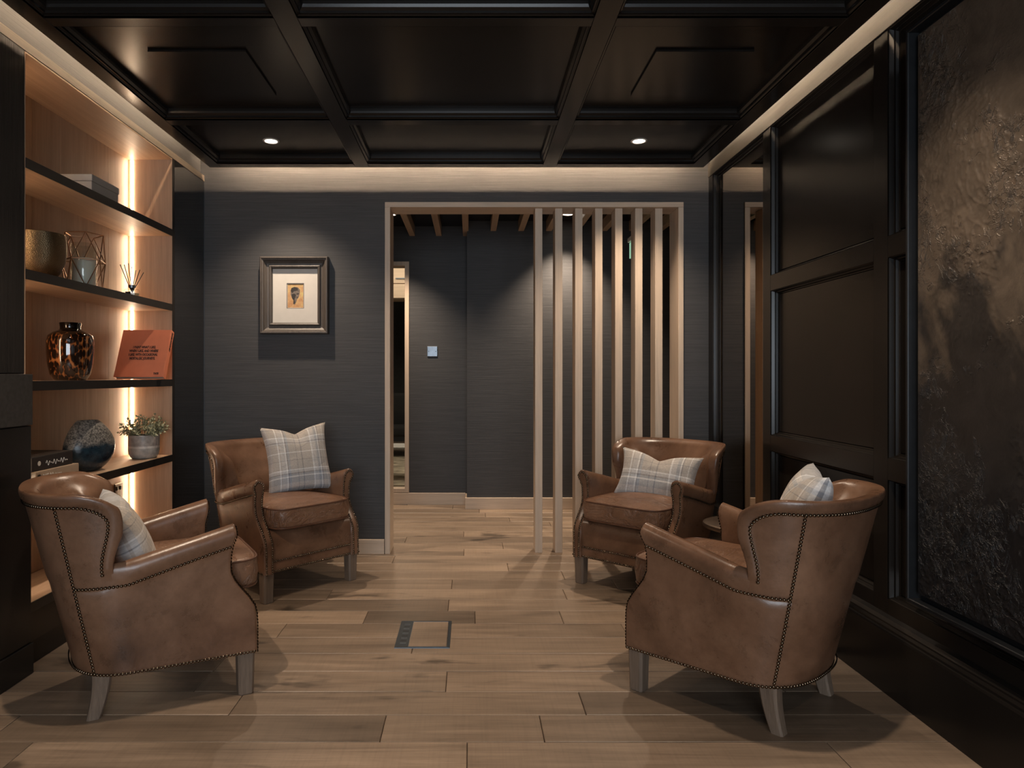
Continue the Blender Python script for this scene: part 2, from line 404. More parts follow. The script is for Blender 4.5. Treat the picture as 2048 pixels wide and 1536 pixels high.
# stiles
ys = [(4.345, YB), (3.51, 3.60), (2.525, 2.613), (1.53, 1.62), (.46, .55), (-.6, -.5), (-2.5, -1.6)]
for a, b in ys: bevbox('stile', RX, 1.60, a, b, ZB_, ZT, M['black'], wr, .001)
MP = [(0, 0), (0, -.003), (.002, -.005), (.0075, -.019), (.010, -.020), (.010, -.024), (.0145, -.033), (.018, -.034), (.022, -.040)]
def moulding(parent, a, b, z0, z1, mat=M['black']):
    mb = MB(); frame_sweep(mb, (RX, 0, 0), (0, 1, 0), (0, 0, 1), (-1, 0, 0), a, b, z0, z1, MP); mb.build('moulding', mat, parent)
for ci, (a, b) in enumerate(cols):
    if ci == 0:
        bevbox('rail', RX, 1.60, a, b, 2.433, ZT, M['black'], wr, .001); bevbox('rail', RX, 1.60, a, b, ZB_, .327, M['black'], wr, .001)
        moulding(wr, a, b, .327, 2.433); continue
    bevbox('rail', RX, 1.60, a, b, 2.433, ZT, M['black'], wr, .001)
    bevbox('rail', RX, 1.60, a, b, 1.588, 1.668, M['black'], wr, .001)
    bevbox('rail', RX, 1.60, a, b, .765, .847, M['black'], wr, .001)
    bevbox('rail', RX, 1.60, a, b, ZB_, .327, M['black'], wr, .001)
    for z0, z1 in rows:
        moulding(wr, a, b, z0, z1)
        bevbox('panel', RX+.033, 1.598, a+.021, b-.021, z0+.021, z1-.021, M['black'], wr, .001)
mir = empty('wall_mirror', (1.578, 3.97, .35)); tag(mir, 'tall dark smoked mirror panel set in black panelling at the far right corner', 'mirror')
bevbox('glass', 0, .012, -.348, .353, -.002, 2.06, M['smoked'], mir, .001)
# cove wall strip above the panelling
wallbox('upper_wall', 1.553, 1.60, -2.5, YB, ZT, 2.95, parent=wr)
# baseboard with moulded cap
mb = MB(); pr = [(1.503, 0), (1.503, .222), (1.506, .228), (1.512, .230), (1.512, .238), (1.519, .246), (1.519, .252), (1.530, .262), (1.545, .270), (1.60, .270)]
mb.grid([[(x, -2.5, z) for x, z in pr], [(x, YB-.02, z) for x, z in pr]])
struct(mb.build('baseboard_right', M['black']))
# thin strip over the black top rail, cove glow put into its paler colour
M['lit_rail'] = wood('cove_lit_rail', (.030, .026, .021), (.055, .047, .038), 'Y', 1, .55, 2)
mb = MB(); mb.box(1.541, 1.545, -2.5, YB-.001, 2.435, 2.514); mb.build('top_rail', M['lit_rail'], wr)

# ------------------------------------------------------------------ textured artwork
art = empty('textured_artwork', (1.50, 1.68, .40)); tag(art, 'large bronze and black crusted plaster artwork in a slim dark tray frame', 'artwork')
m = NT('bronze_black_plaster'); v = m.coords((1, 1, 1)); n1 = m.noise(v, 1.7, 5, .6, .8); n2 = m.noise(v, 9, 8, .7, .6); n3 = m.noise(v, 70, 5, .7)
sp = m.n('ShaderNodeSeparateXYZ'); m.l(v, sp.inputs[0])
mr = m.n('ShaderNodeMapRange'); mr.inputs[1].default_value = 0; mr.inputs[2].default_value = 2.0; m.l(sp.outputs[2], mr.inputs[0])
ad = m.n('ShaderNodeMath', operation='ADD'); m.l(mr.outputs[0], ad.inputs[0]); m.l(n1, ad.inputs[1])
c = m.ramp(ad.outputs[0], [(.50, (.016, .016, .018)), (.92, (.036, .031, .028)), (1.15, (.115, .089, .067))])
c = m.mix(c, m.ramp(n2, [(.35, .55), (.6, 1.15), (.75, 1.5)]), .8, 'MULTIPLY')
m.color(c); m.set(Roughness=m.ramp(n2, [(.3, .48), (.7, .33)]), Metallic=.25)
wn_ = m.n('ShaderNodeVectorMath', operation='MULTIPLY_ADD'); wn_.inputs[1].default_value = (.05, .05, .05)
tn = m.n('ShaderNodeTexNoise'); tn.inputs['Scale'].default_value = 14; tn.inputs['Detail'].default_value = 5; m.l(v, tn.inputs['Vector']); m.l(tn.outputs['Color'], wn_.inputs[0]); m.l(v, wn_.inputs[2])
cn = m.noise(wn_.outputs[0], 11, 6, .62, .9); cn2 = m.noise(wn_.outputs[0], 27, 4, .6, .6)
cr = m.mix(m.ramp(cn, [(.465, 0), (.50, 1), (.515, .15), (.54, 0)]), m.ramp(cn2, [(.45, 0), (.50, .7), (.53, 0)]), .45, 'ADD')
pm_ = m.ramp(m.noise(v, 2.6, 5, .65, .5), [(.50, 0), (.62, 1)])
hh_ = m.mix(cr, pm_, 1.0, 'MULTIPLY')
b = m.bump(n2, .22, .006); b = m.bump(n3, .30, .002, b); m.bump(hh_, 1.0, .011, b); M['art'] = m.mat
def art_h(y, z):
    p = Vector((y*1.0, z*1.0, 3.3))
    mask = noise.fractal(p*1.6+Vector((2.1, .6, 0)), .8, 2.0, 3)
    mask = max(0, min(1, (mask+.12)*2.2))
    wv = p+Vector((noise.noise(p*3), noise.noise(p*3+Vector((5, 5, 5))), 0))*.12
    r = 0; a = 1; s = 24
    for k in range(4):
        r += a*(1-abs(noise.noise(wv*s)))**9; a *= .72; s *= 1.9
    return max(0, mask-.35)*r*.0040 + noise.fractal(p*3.0, .9, 2.0, 3)*.0010
P = []; NY, NZ = 340, 480; YA, YZ_ = 1.0, 2.308; 
for i in range(NY+1):
    y = YA+(YZ_-YA)*i/NY; row = []
    for k in range(NZ+1):
        z = .414+(2.302-.414)*k/NZ; e = min(i, NY-i, k, NZ-k); f = min(1, e/3)
        row.append((1.518-art_h(y, z)*f-1.50-.003, y-1.68, z-.40))
    P.append(row)
mb = MB(); mb.grid(P); mb.box(.0192, .030, YA-1.68, YZ_-1.68, .014, 1.902); mb.build('plaster_panel', M['art'], art, 180, recalc=False)
mb = MB(); frame_sweep(mb, (0, 0, 0), (0, 1, 0), (0, 0, 1), (-1, 0, 0), YA-1.72, .660, -.020, 1.933, [(0, -.044), (0, .004), (.002, .007), (.011, .007), (.013, .004), (.013, -.032), (.05, -.032)])
mb.build('tray_frame', plain('dark_tray_metal', (.022, .024, .027), .35, .5), art)
mb = MB(); mb.box(.0325, .044, YA-1.72, .659, -.019, 1.932); mb.build('backing', M['black'], art)

# ------------------------------------------------------------------ coffered ceiling raft
ZC = 2.476; PX = [(-1.58, -.728), (-.64, .46), (.545, 1.40)]; PY = [(3.61, 4.27), (2.59, 3.542), (1.55, 2.53), (.50, 1.465), (-.55, .415), (-1.6, -.635)]
ceil = struct(empty('ceiling')); CX0, CX1, CY0, CY1 = -1.655, 1.485, -1.7, 4.34
for a, b in ((CX0, -1.58), (-.728, -.64), (.46, .545), (1.40, CX1)):
    bevbox('beam', a, b, CY0, CY1, ZC, ZC+.052, M['black'], ceil, .0015)
yb = [(4.27, CY1)]+[(PY[i+1][1], PY[i][0]) for i in range(5)]+[(CY0, PY[-1][0])]
for a, b in yb:
    for x0, x1 in PX: bevbox('beam', x0, x1, a, b, ZC, ZC+.052, M['black'], ceil, .0015)
CP = [(0, 0), (0, .008), (.006, .012), (.012, .013), (.012, .022), (.022, .030), (.026, .040), (.026, .052)]
for y0, y1 in PY:
    for x0, x1 in PX:
        mb = MB(); frame_sweep(mb, (0, 0, ZC+.0), (1, 0, 0), (0, 1, 0), (0, 0, 1), x0, x1, y0, y1, CP); mb.build('moulding', M['black'], ceil)
        bevbox('panel', x0, x1, y0, y1, ZC+.052, ZC+.062, M['black'], ceil, 0)
bevbox('led_channel', CX0+.074, CX0+.094, CY0, CY1-.096, ZC+.0625, ZC+.222, M['black'], ceil, .001)
bevbox('led_channel', CX1-.094, CX1-.074, CY0, CY1-.096, ZC+.0625, ZC+.222, M['black'], ceil, .001)
bevbox('led_channel', CX0+.001, CX1-.001, CY1-.094, CY1-.074, ZC+.0625, ZC+.222, M['black'], ceil, .001)
wallbox('slab', -2.6, 3.2, -2.6, YB+.17, 2.95, 3.05, mat=plain('white_plaster', (.5, .45, .4), .9), parent=ceil)
for (x0, x1) in ((-1.36, -.945), (.784, 1.20)):
    side = 'left' if x0 < 0 else 'right'
    h = empty('ceiling_hatch', ((x0+x1)/2, 3.105, ZC+.045)); tag(h, 'square black access hatch in the %s-hand coffer of the middle row' % side, 'hatch', 'ceiling access hatches')
    bevbox('lid', -.207, .207, -.229, .229, -.004, .006, M['black'], h, .001)
def downlight(x, y, power, label, angle=100, z=ZC+.052, size=.04, rad=.041):
    d = empty('downlight', (x, y, z)); tag(d, label, 'downlight', 'recessed ceiling downlights')
    mb = MB(); mb.lathe([(rad*.86, -.001), (rad*.9, -.004), (rad+.004, -.004), (rad+.006, 0)], 32); mb.build('trim_ring', M['white'], d, 40)
    mb = MB(); mb.lathe([(0.0001, 0), (rad*.86, -.0005)], 32); mb.build('lamp', M['lamp'], d, recalc=False)
    l = bpy.data.lights.new('beam', 'SPOT'); l.energy = power; l.color = WARM; l.spot_size = math.radians(angle); l.spot_blend = .9; l.shadow_soft_size = .022
    lo = bpy.data.objects.new('light_beam', l); COL.objects.link(lo); lo.parent = d; lo.location = (0, 0, -.02)
    return d
downlight(-1.166, 4.0, P_SPOT_BACK, 'round ceiling downlight above the framed picture, left back coffer')
downlight(.99, 4.0, P_SPOT_BACK, 'round ceiling downlight above the right back armchair')
for x, s in ((-1.16, 'left'), (.98, 'right')):
    downlight(x, 1.98, P_SPOT_FRONT, 'round ceiling downlight over the front %s armchair' % s)
    downlight(x, .0, P_SPOT_FILL, 'added fill downlight behind the camera on the %s' % s)  # unseen pair added for general fill light

# cove LED strips lying on the raft
def strip(x0, x1, y0, y1, lab, mat='cove_side'):
    o = bevbox('led_strip', x0, x1, y0, y1, ZC+.205, ZC+.217, M[mat], None, 0); tag(o, lab, 'light strip', 'cove light strips'); return o
strip(CX0+.10, CX1-.10, CY1-.0735, CY1-.070, 'warm light strip on top of the ceiling raft facing the back wall', 'cove')
strip(CX0+.070, CX0+.0735, CY0+.02, CY1-.10, 'warm light strip on top of the ceiling raft facing the bookcase wall')
strip(CX1-.0735, CX1-.070, CY0+.02, CY1-.10, 'warm light strip on top of the ceiling raft facing the panelled wall')

# ------------------------------------------------------------------ corridor beyond
YC1, YC2 = 6.11, 5.90
WX0, WX1, WZ0, WZ1 = -.83, -.545, .108, 2.173   # framed interior window
mb = MB(); mb.box(-2.6, WX0, YC1, YC1+.12, 0, 2.55); mb.box(WX1, -.026, YC1, YC1+.12, 0, 2.55); mb.box(WX0, WX1, YC1, YC1+.12, 0, WZ0); mb.box(WX0, WX1, YC1, YC1+.12, WZ1, 2.55)
mb.box(-.026, 3.2, YC2, YC1+.12, 0, 2.55)
struct(mb.build('wall_corridor', M['grass']))
mb = MB(); mb.box(-2.7, -2.6, -2.6, 12.3, 0, 3.0); struct(mb.build('wall_outer', M['grass']))
mb = MB(); mb.box(3.2, 3.3, -2.6, 12.3, 0, 3.0); struct(mb.build('wall_outer', M['grass']))
bevbox('baseboard_corridor', -2.6, -.041, YC1-.016, YC1-.0005, 0, .105, M['oakx'], None, .002)['kind'] = 'structure'
bevbox('baseboard_corridor', -.042, 3.2, YC2-.016, YC2-.0005, 0, .100, M['oakx'], None, .002)['kind'] = 'structure'
bevbox('baseboard_corridor', -.042, -.0265, YC2-.0004, YC1-.001, 0, .100, M['oaky'], None, .002)['kind'] = 'structure'
cc = struct(empty('ceiling'))
wallbox('slab', -2.6, 3.2, YB+.171, YC1+.1, 2.49, 2.56, mat=M['black'], parent=cc)
for i in range(-4, 10):
    x = -.517+.2395*i+.2395*0
    yend = YC1 if x < -.03 else YC2
    bevbox('ceiling_slat', x-.025, x+.025, YB+.19, yend-.001, 2.402, 2.489, M['oaky'], cc, .0015)
wn = struct(empty('window_1'))
mb = MB(); frame_sweep(mb, (0, YC1, 0), (1, 0, 0), (0, 0, 1), (0, -1, 0), WX0, WX1, WZ0, WZ1, [(0, -.10), (0, .014), (.002, .016), (.036, .016), (.038, .014), (.038, -.10)])
mb.build('window_frame', M['oak'], wn)
m = NT('clear_glass'); m.color((.9, .95, .93)); m.set(Roughness=.01, Transmission_Weight=1.0, IOR=1.45); M['glass'] = m.mat
mb = MB(); mb.box(WX0+.038, WX1-.038, YC1+.05, YC1+.054, WZ0+.038, WZ1-.038); mb.build('pane', M['glass'], wn)
downlight(.812, 5.64, P_CORR, 'round corridor downlight seen between the first timber slats', 95, 2.489, rad=.05)
downlight(-.645, 5.66, P_CORR*.8, 'small corridor downlight near the left doorway jamb', 95, 2.489, rad=.03)
sw = empty('light_switch', (-.337, YC1-.001, 1.15+.22)); tag(sw, 'square satin steel blank switch plate on the corridor wall', 'switch plate')
bevbox('plate', -.046, .046, -.007, 0, -.046, .046, M['steel'], sw, .003)
for s in (-1, 1):
    mb = MB(); mb.tube((s*.032, -.0085, 0), (s*.032, -.006, 0), .0045, n=10); mb.build('screw', M['gunmetal'], sw)
ex = empty('exit_sign', (1.268, 5.25, 2.06)); tag(ex, 'narrow edge-on emergency exit sign glowing between the slats in the corridor', 'sign')
bevbox('sign_plate', -.005, .005, -.16, .16, .02, .14, emis('exit_green', (.5, .9, .62), .45, (.1, .4, .2)), ex, 0)
bevbox('housing', -.02, .02, -.16, .16, .145, .18, M['white'], ex, .003)
for sy in (-.1, .1):
    mb = MB(); mb.tube((0, sy, .18), (0, sy, .4295), .004); mb.build('hanger', M['gunmetal'], ex)
wm = M['white']
# room seen through the framed interior window
mb = MB(); mb.box(-2.6, 3.2, 12.0, 12.1, 0, 3.0); struct(mb.build('wall_far', plain('dark_blue_grey_wall', (.07, .075, .08), .8)))
mb = MB(); mb.box(-2.6, 3.2, YC1+.13, 12.0, 2.75, 2.8); struct(mb.build('ceiling', M['black']))
mb = MB(); mb.box(-2.6, 3.2, 7.63, 12.0, -.0074, 0.0); fl2 = mb.build('far_floor', M['oakx'], floor)
rug = MB(); rug.box(-1.9, .2, 7.1, 10.0, .001, .014); tag(rug.build('rug', plain('cream_patterned_rug', (.48, .41, .31), .95, 0, .5, 6, .2)), 'cream mottled rug in the room beyond the corridor window', 'rug')
cab = empty('wall_cabinet', (-.95, 9.3, 0)); tag(cab, 'wooden wall cabinet high up beyond the corridor window', 'cabinet')
bevbox('carcass', -.5, .5, .0, .35, 2.2, 2.62, M['oakx'], cab, .003); bevbox('door', -.49, .49, -.02, -.001, 2.21, 2.40, M['oakx'], cab, .003); bevbox('door', -.49, .49, -.02, -.001, 2.41, 2.61, M['oakx'], cab, .003)
bevbox('handle', -.06, .14, -.035, -.0205, 2.47, 2.485, M['steel'], cab, .002)
lo_t = empty('low_table', (-.86, 7.7, .0145)); tag(lo_t, 'low dark table with a pale top beyond the corridor window', 'table')
bevbox('top', -.35, .35, -.22, .22, .33, .355, M['white'], lo_t, .004)
for sx in (-1, 1):
    for sy in (-1, 1): bevbox('leg', sx*.31-.02, sx*.31+.02, sy*.18-.02, sy*.18+.02, .0, .329, M['black'], lo_t, .002)
bc = empty('side_chair', (-1.02, 9.7, .0035)); tag(bc, 'black upholstered chair with wooden legs beyond the corridor window', 'chair')
blk = plain('black_fabric', (.012, .012, .013), .9)
bevbox('seat', -.27, .27, -.25, .25, .30, .45, blk, bc, .04, 3)
bevbox('backrest', -.27, .27, .16, .27, .40, .90, blk, bc, .05, 3)
for sx in (-1, 1):
    for sy in (-1, 1):
        mb = MB(); mb.tube((sx*.2, sy*.2, .31), (sx*.24, sy*.24, .012), .02, .011); mb.build('leg', M['shelf'], bc)
area('far_room_fill', (-.9, 8.2, 2.7), (0, 0, 0), 1.4, 2.0, 30, WARM)  # added area light that brightens the room beyond, no fixture modelled

# ------------------------------------------------------------------ bookcase
BX0, BX1, BY0, BY1 = -1.977, -1.72, 2.645, 3.946
bk = empty('bookcase', (BX0, BY0, 0)); tag(bk, 'tall built-in oak bookcase with dark-edged shelves and vertical light strips', 'bookcase')
def bkb(name, x0, x1, y0, y1, z0, z1, mat, bev=.001, parent=bk):
    return bevbox(name, x0-BX0, x1-BX0, y0-BY0, y1-BY0, z0, z1, mat, parent, bev)
nb = 6; wdt = (BY1-BY0)/nb
for i in range(nb): bkb('back_board', -1.998, BX0, BY0+i*wdt, BY0+(i+1)*wdt, .26, 2.41, M['shelf'], .0012)
bkb('side_panel', -1.998, -1.722, BY1+.0005, BY1+.024, .10, 2.408, M['shelf'])
bkb('side_panel', -1.998, -1.722, BY0-.004, BY0-.0005, .10, 2.408, M['shelf'])
bkb('top_panel', BX0+.0005, -1.7215, BY0, BY1, 2.400, 2.4085, M['shelfy'])
bkb('plinth', BX0, -1.745, BY0, BY1, 0.0, .098, M['black'])
SH = [1.997, 1.565, 1.130, .695, .26]
for z in SH:
    s = bkb('shelf', BX0+.0005, -1.7255, BY0, BY1, z-.038, z, M['shelfy'])
    bkb('edge_band', -1.725, -1.7205, BY0, BY1, z-.0385, z+.0005, M['edge'], .0005, s).location = (0, 0, 0)
bkb('edge_band', -1.7215, -1.7195, BY1+.0, BY1+.025, .1, 2.408, M['edge'], .0003)
tops = [2.41]+[z-.038 for z in SH]; bots = SH
for t, b in zip([2.41]+[z-.038 for z in SH[:-1]], SH):
    bkb('led_strip', -1.958, -1.950, BY1-.006, BY1-.0005, b+.001, t-.001, M['bookled'], 0)
    bkb('led_strip', -1.958, -1.950, BY0+.0005, BY0+.006, b+.001, t-.001, M['bookled'], 0)
bkb('lower_door', -1.97, -1.73, BY0, BY1, .10, .22, M['black'])
so = empty('wall_socket', (-1.977, 3.83, .50)); tag(so, 'dark metal socket plate at the back of the lowest visible bookcase bay', 'socket')
bevbox('plate', .0005, .008, -.043, .043, -.049, .049, plain('bronze_plate', (.10, .075, .055), .35, .8), so, .003)
for s in (-1, 1): bevbox('rocker', .0082, .012, s*.018-.007, s*.018+.007, .01, .032, M['edge'], so, .001)
for s in (-1, 1): bevbox('socket_hole', .0082, .009, s*.012-.003, s*.012+.003, -.03, -.018, M['edge'], so, .0003)

def put(y_img_x, X):  # helper used only for reading distances: not used for placement in view space
    return X
# grey lidded boxes on the top shelf
gb = plain('grey_box_board', (.36, .33, .29), .7, 0, .05)
b1 = empty('storage_box', (-1.835, 3.30, SH[0])); tag(b1, 'grey lidded box on the highest bookcase shelf', 'box')
bevbox('base', -.072, .072, -.120, .120, .0, .062, gb, b1, .002); bevbox('lid', -.0755, .0755, -.123, .123, .0625, .094, gb, b1, .002)
# gold bowl
br = NT('hammered_brass'); v = br.coords((1, 1, 1)); vo = br.n('ShaderNodeTexVoronoi'); vo.inputs['Scale'].default_value = 300; br.l(v, vo.inputs['Vector'])
br.color((.21, .155, .09)); br.set(Roughness=.36, Metallic=1.0); br.bump(vo.outputs['Distance'], .5, .003); M['brass'] = br.mat
mb = MB(); prof = [(0.0001, 0), (.045, 0), (.062, .006), (.082, .03), (.100, .075), (.1065, .12), (.1065, .16), (.103, .192), (.100, .194), (.098, .190), (.1015, .16), (.101, .12), (.094, .075), (.076, .034), (.05, .012), (.0001, .008)]
mb.lathe(prof, 56)
tag(mb.build('bowl', M['brass'], None, 50, loc=(-1.852, 2.93, SH[1])), 'deep hammered brass bowl on the second bookcase shelf by the column', 'bowl')
# geometric wire lantern with candle jar
ln = empty('candle_lantern', (-1.85, 3.27, SH[1])); tag(ln, 'geometric copper wire lantern around a glass candle jar', 'lantern')
cop = plain('copper_wire', (.55, .33, .20), .3, 1.0); mb = MB()
R1, R2, H_ = .080, .101, .262
def ring(r, z, n, ph): return [Vector((r*math.cos(2*PI*i/n+ph), r*math.sin(2*PI*i/n+ph), z)) for i in range(n)]
bot = ring(R1, .004, 5, .3); md = ring(R2, .135, 5, .3+PI/5); tp = ring(R1*1.05, H_, 5, .3)
for i in range(5):
    j = (i+1) % 5
    for a, b in ((bot[i], bot[j]), (tp[i], tp[j]), (md[i], md[j]), (bot[i], md[i]), (bot[j], md[i]), (tp[i], md[i]), (tp[j], md[i])): mb.tube(a, b, .0026, n=6)
mb.build('wire_cage', cop, ln)
def thin_glass(name, refl=.9):
    g = NT(name); t = g.t; t.nodes.remove(g.b); out = t.nodes['Material Output']
    tr = t.nodes.new('ShaderNodeBsdfTransparent'); tr.inputs[0].default_value = (.93, .95, .94, 1)
    gl = t.nodes.new('ShaderNodeBsdfGlossy'); gl.inputs['Roughness'].default_value = .03
    fr_ = t.nodes.new('ShaderNodeLayerWeight'); fr_.inputs[0].default_value = .5
    fac = g.ramp(fr_.outputs['Facing'], [(0, .04), (.7, .10), (.93, .40), (1, .75)])
    mx = t.nodes.new('ShaderNodeMixShader'); t.links.new(fac, mx.inputs[0]); t.links.new(tr.outputs[0], mx.inputs[1]); t.links.new(gl.outputs[0], mx.inputs[2])
    t.links.new(mx.outputs[0], out.inputs[0]); return g.mat
M['jar'] = thin_glass('jar_glass')
mb = MB(); mb.lathe([(.0001, .008), (.052, .008), (.056, .014), (.056, .215), (.054, .217), (.052, .215), (.052, .016), (.0001, .014)], 32); mb.build('glass_jar', M['jar'], ln, 50)
mb = MB(); mb.lathe([(.0001, .018), (.050, .018), (.050, .145), (.046, .147), (.0001, .146)], 32); mb.build('candle', plain('ivory_wax', (.82, .76, .66), .5, 0, .03, 8, 0, Subsurface_Weight=.2), ln, 50)
mb = MB(); mb.tube((0, 0, .146), (0.002, 0, .158), .0012, n=5); mb.build('wick', M['edge'], ln)
# reed diffuser
rd = empty('reed_diffuser', (-1.778, 3.59, SH[1])); tag(rd, 'clear glass reed diffuser with dark sticks at the end of the shelf', 'diffuser')
mb = MB(); mb.lathe([(.0001, .001), (.036, .001), (.041, .006), (.041, .034), (.034, .041), (.016, .044), (.014, .046), (.014, .05)], 8); mb.build('bottle', M['jar'], rd, 30)
mb = MB(); mb.lathe([(.0001, .005), (.034, .005), (.036, .02), (.0001, .021)], 8); mb.build('oil', plain('amber_oil', (.35, .26, .15), .1, 0, .05, 5, 0), rd)
mb = MB(); mb.lathe([(.0105, .048), (.018, .048), (.018, .062), (.0105, .064), (.0105, .05)], 20); mb.build('collar', M['steel'], rd, 40)
mb = MB(); mb.box(-.014, .014, -.0427, -.0420, .012, .024); mb.build('label', M['edge'], rd)
for i, (ax, ay, L) in enumerate([(-.20, -.60, .20), (-.1, -.42, .19), (.05, -.30, .195), (0.1, -.12, .205), (-.1, .10, .18), (.1, .48, .185), (.2, .72, .19), (-.2, .55, .19)]):
    d = Vector((ax*.6, ay, 1)).normalized(); mb = MB(); mb.tube(Vector((0, 0, .012))-Vector((d.x, d.y, 0))*.012, Vector((0, 0, .012))+d*L*.85, .0021, n=6); mb.build('reed', M['edge'], rd)
# tortoiseshell vase
tz = NT('tortoiseshell_glass'); v = tz.coords((1.25, 1.25, .62)); vo = tz.n('ShaderNodeTexVoronoi', feature='F1'); vo.inputs['Scale'].default_value = 62; vo.inputs['Randomness'].default_value = 1
dn = tz.noise(v, 14, 3); vm = tz.n('ShaderNodeVectorMath', operation='MULTIPLY_ADD'); vm.inputs[1].default_value = (.02, .02, .02); tz.l(dn, vm.inputs[0]); tz.l(v, vm.inputs[2]); tz.l(vm.outputs[0], vo.inputs['Vector'])
sp = tz.n('ShaderNodeSeparateXYZ'); tz.l(tz.coords(), sp.inputs[0])
cc_ = tz.ramp(vo.outputs['Distance'], [(.0, (.008, .004, .002)), (.56, (.016, .006, .003)), (.69, (.17, .048, .012)), (.9, (.40, .15, .04))])
tzm = tz.ramp(sp.outputs[2], [(.20, 1), (.222, .03)]); cc_ = tz.mix(cc_, tzm, 1.0, 'MULTIPLY')
tz.color(cc_); tz.set(Roughness=.07, Coat_Weight=1.0, Coat_Roughness=.03); M['tort'] = tz.mat
vt = MB(); vt.lathe([(.0001, .0), (.060, .0), (.069, .004), (.083, .030), (.092, .075), (.0965, .125), (.0970, .178), (.091, .204), (.074, .219), (.052, .228), (.044, .233), (.042, .242), (.046, .262), (.044, .264), (.040, .262), (.036, .238), (.036, .22)], 56)
tag(vt.build('vase', M['tort'], None, 60, loc=(-1.833, 3.13, SH[2])), 'glossy amber and black tortoiseshell glass vase on the middle shelf', 'vase')
# orange book leaning on the side panel
ob = empty('orange_book', (-1.828, 3.757, SH[2]+.0145)); ob.rotation_euler = (math.radians(-21.0), 0, math.radians(-2))
tag(ob, 'orange hardback book with black capitals standing on the middle shelf', 'book')
org = plain('orange_cloth_cover', (.60, .185, .095), .55, 0, .05); ink = plain('black_ink', (.012, .010, .010), .6)
W_, H2, T_ = .138, .285, .036
bevbox('cover', -W_, W_-.002, 0, .003, 0, H2, org, ob, .001)
bevbox('back_cover', -W_, W_-.002, T_-.003, T_, 0, H2, org, ob, .001)
bevbox('spine', W_-.0018, W_+.0015, 0, T_, 0, H2, org, ob, .001)
bevbox('pages', -W_+.004, W_-.003, .0035, T_-.0035, .003, H2-.004, M['cream'], ob, .0005)
Rf = Matrix.Rotation(PI/2, 4, 'X')
lines = ['I DRINK WHAT I LIKE,', 'WHEN I LIKE, AND WHERE', 'I LIKE, WITH OCCASIONAL', 'NOSTALGIC JOURNEYS.']
lines[0] = 'I PAINT WHAT I LIKE,'
for i, t in enumerate(lines):
    text(t, .0205, ink, ob, Matrix.Translation((.004, -.0006, .172-i*.0225)) @ Rf, align='CENTER', sx=.66, bold=.0006)
text('TATE', .014, ink, ob, Matrix.Translation((.083, -.0006, .016)) @ Rf, sx=.85, bold=.0008)
Rs = Matrix.Rotation(PI/2, 4, 'Z') @ Matrix.Rotation(PI/2, 4, 'X') @ Matrix.Rotation(-PI/2, 4, 'Z')
text('DAVID HOCKNEY', .020, ink, ob, Matrix.Translation((W_+.0021, .011, H2-.012)) @ Rs, sx=.7, bold=.0006)
# round blue grey vase
bv = NT('blue_grey_reactive_glaze'); v = bv.coords(); n1 = bv.noise(v, 9, 6, .7, .5); n2 = bv.noise(v, 120, 4, .7); sp = bv.n('ShaderNodeSeparateXYZ'); bv.l(v, sp.inputs[0])
mm = bv.n('ShaderNodeMath', operation='MULTIPLY_ADD'); mm.inputs[1].default_value = .10; bv.l(n1, mm.inputs[0]); bv.l(sp.outputs[2], mm.inputs[2])
msk = bv.ramp(mm.outputs[0], [(.165, 0), (.19, 1)])
cr_ = bv.ramp(n2, [(.40, (.028, .026, .024)), (.52, (.17, .155, .135)), (.7, (.30, .28, .25))])
lowc = bv.ramp(bv.noise(v, 30, 5, .7), [(.35, (.006, .014, .022)), (.6, (.016, .036, .052)), (.8, (.05, .075, .09))])
bv.color(bv.mix(lowc, cr_, msk)); bv.set(Roughness=bv.ramp(msk, [(0, .07), (1, .5)])); bv.bump(n2, .3, .003); M['glaze'] = bv.mat
P = []
for i in range(33):
    t = i/32; z = .242*t; r = .123*math.sqrt(1-((.105-z)/.118)**2) if z < .105 else .048+.075*math.cos(min(1, (z-.105)/.1371)*PI/2)**.80
    off = .012*math.sin(PI*t)-.0*t + .006*t
    P.append([(r*.62*math.cos(2*PI*k/56), r*math.sin(2*PI*k/56)+off, z + .004*math.sin(3*t)*math.sin(2*PI*k/56)) for k in range(56)])
lastr = [(x*.9, y*.9, z-.002) for x, y, z in P[-1]]; low = [(x*.86, y*.86, z-.03) for x, y, z in P[-1]]
P += [lastr, low]
P.insert(0, [(0, 0, .001)]*56)
mb = MB(); mb.grid(P, True); tag(mb.build('round_vase', M['glaze'], None, 60, loc=(-1.835, 3.265, SH[3]+.001), rot=(0, 0, math.radians(-28))), 'round flattened vase, blue glaze below and crusty grey above', 'vase')
# potted plant
pt = empty('potted_plant', (-1.81, 3.79, SH[3])); tag(pt, 'small leafy sage-green plant in a banded grey ceramic pot', 'plant')
pm = NT('banded_ceramic'); v = pm.coords(); sp = pm.n('ShaderNodeSeparateXYZ'); pm.l(v, sp.inputs[0])
nn = pm.noise(v, 30, 5, .6); c1 = pm.ramp(sp.outputs[2], [(0, (.46, .42, .37)), (.055, (.46, .42, .37)), (.056, (.68, .62, .55)), (.069, (.68, .62, .55)), (.0695, (.42, .36, .31))], 'CONSTANT')
pm.color(pm.mix(c1, pm.ramp(nn, [(.35, .75), (.65, 1.2)]), 1.0, 'MULTIPLY')); pm.set(Roughness=.35)
mb = MB(); mb.lathe([(.0001, 0), (.056, 0), (.067, .006), (.077, .025), (.080, .05), (.080, .128), (.077, .130), (.074, .128), (.074, .10)], 40); mb.build('pot', pm.mat, pt, 40)
mb = MB(); mb.lathe([(.0001, .112), (.0735, .110)], 24); mb.build('soil', plain('soil', (.03, .02, .014), .95, 0, .4, 200, .5), pt, recalc=False)
lf = plain('sage_leaf', (.30, .30, .18), .55, 0, .35, 50, .1); mb = MB(); st = MB(); rl = random.Random(4)
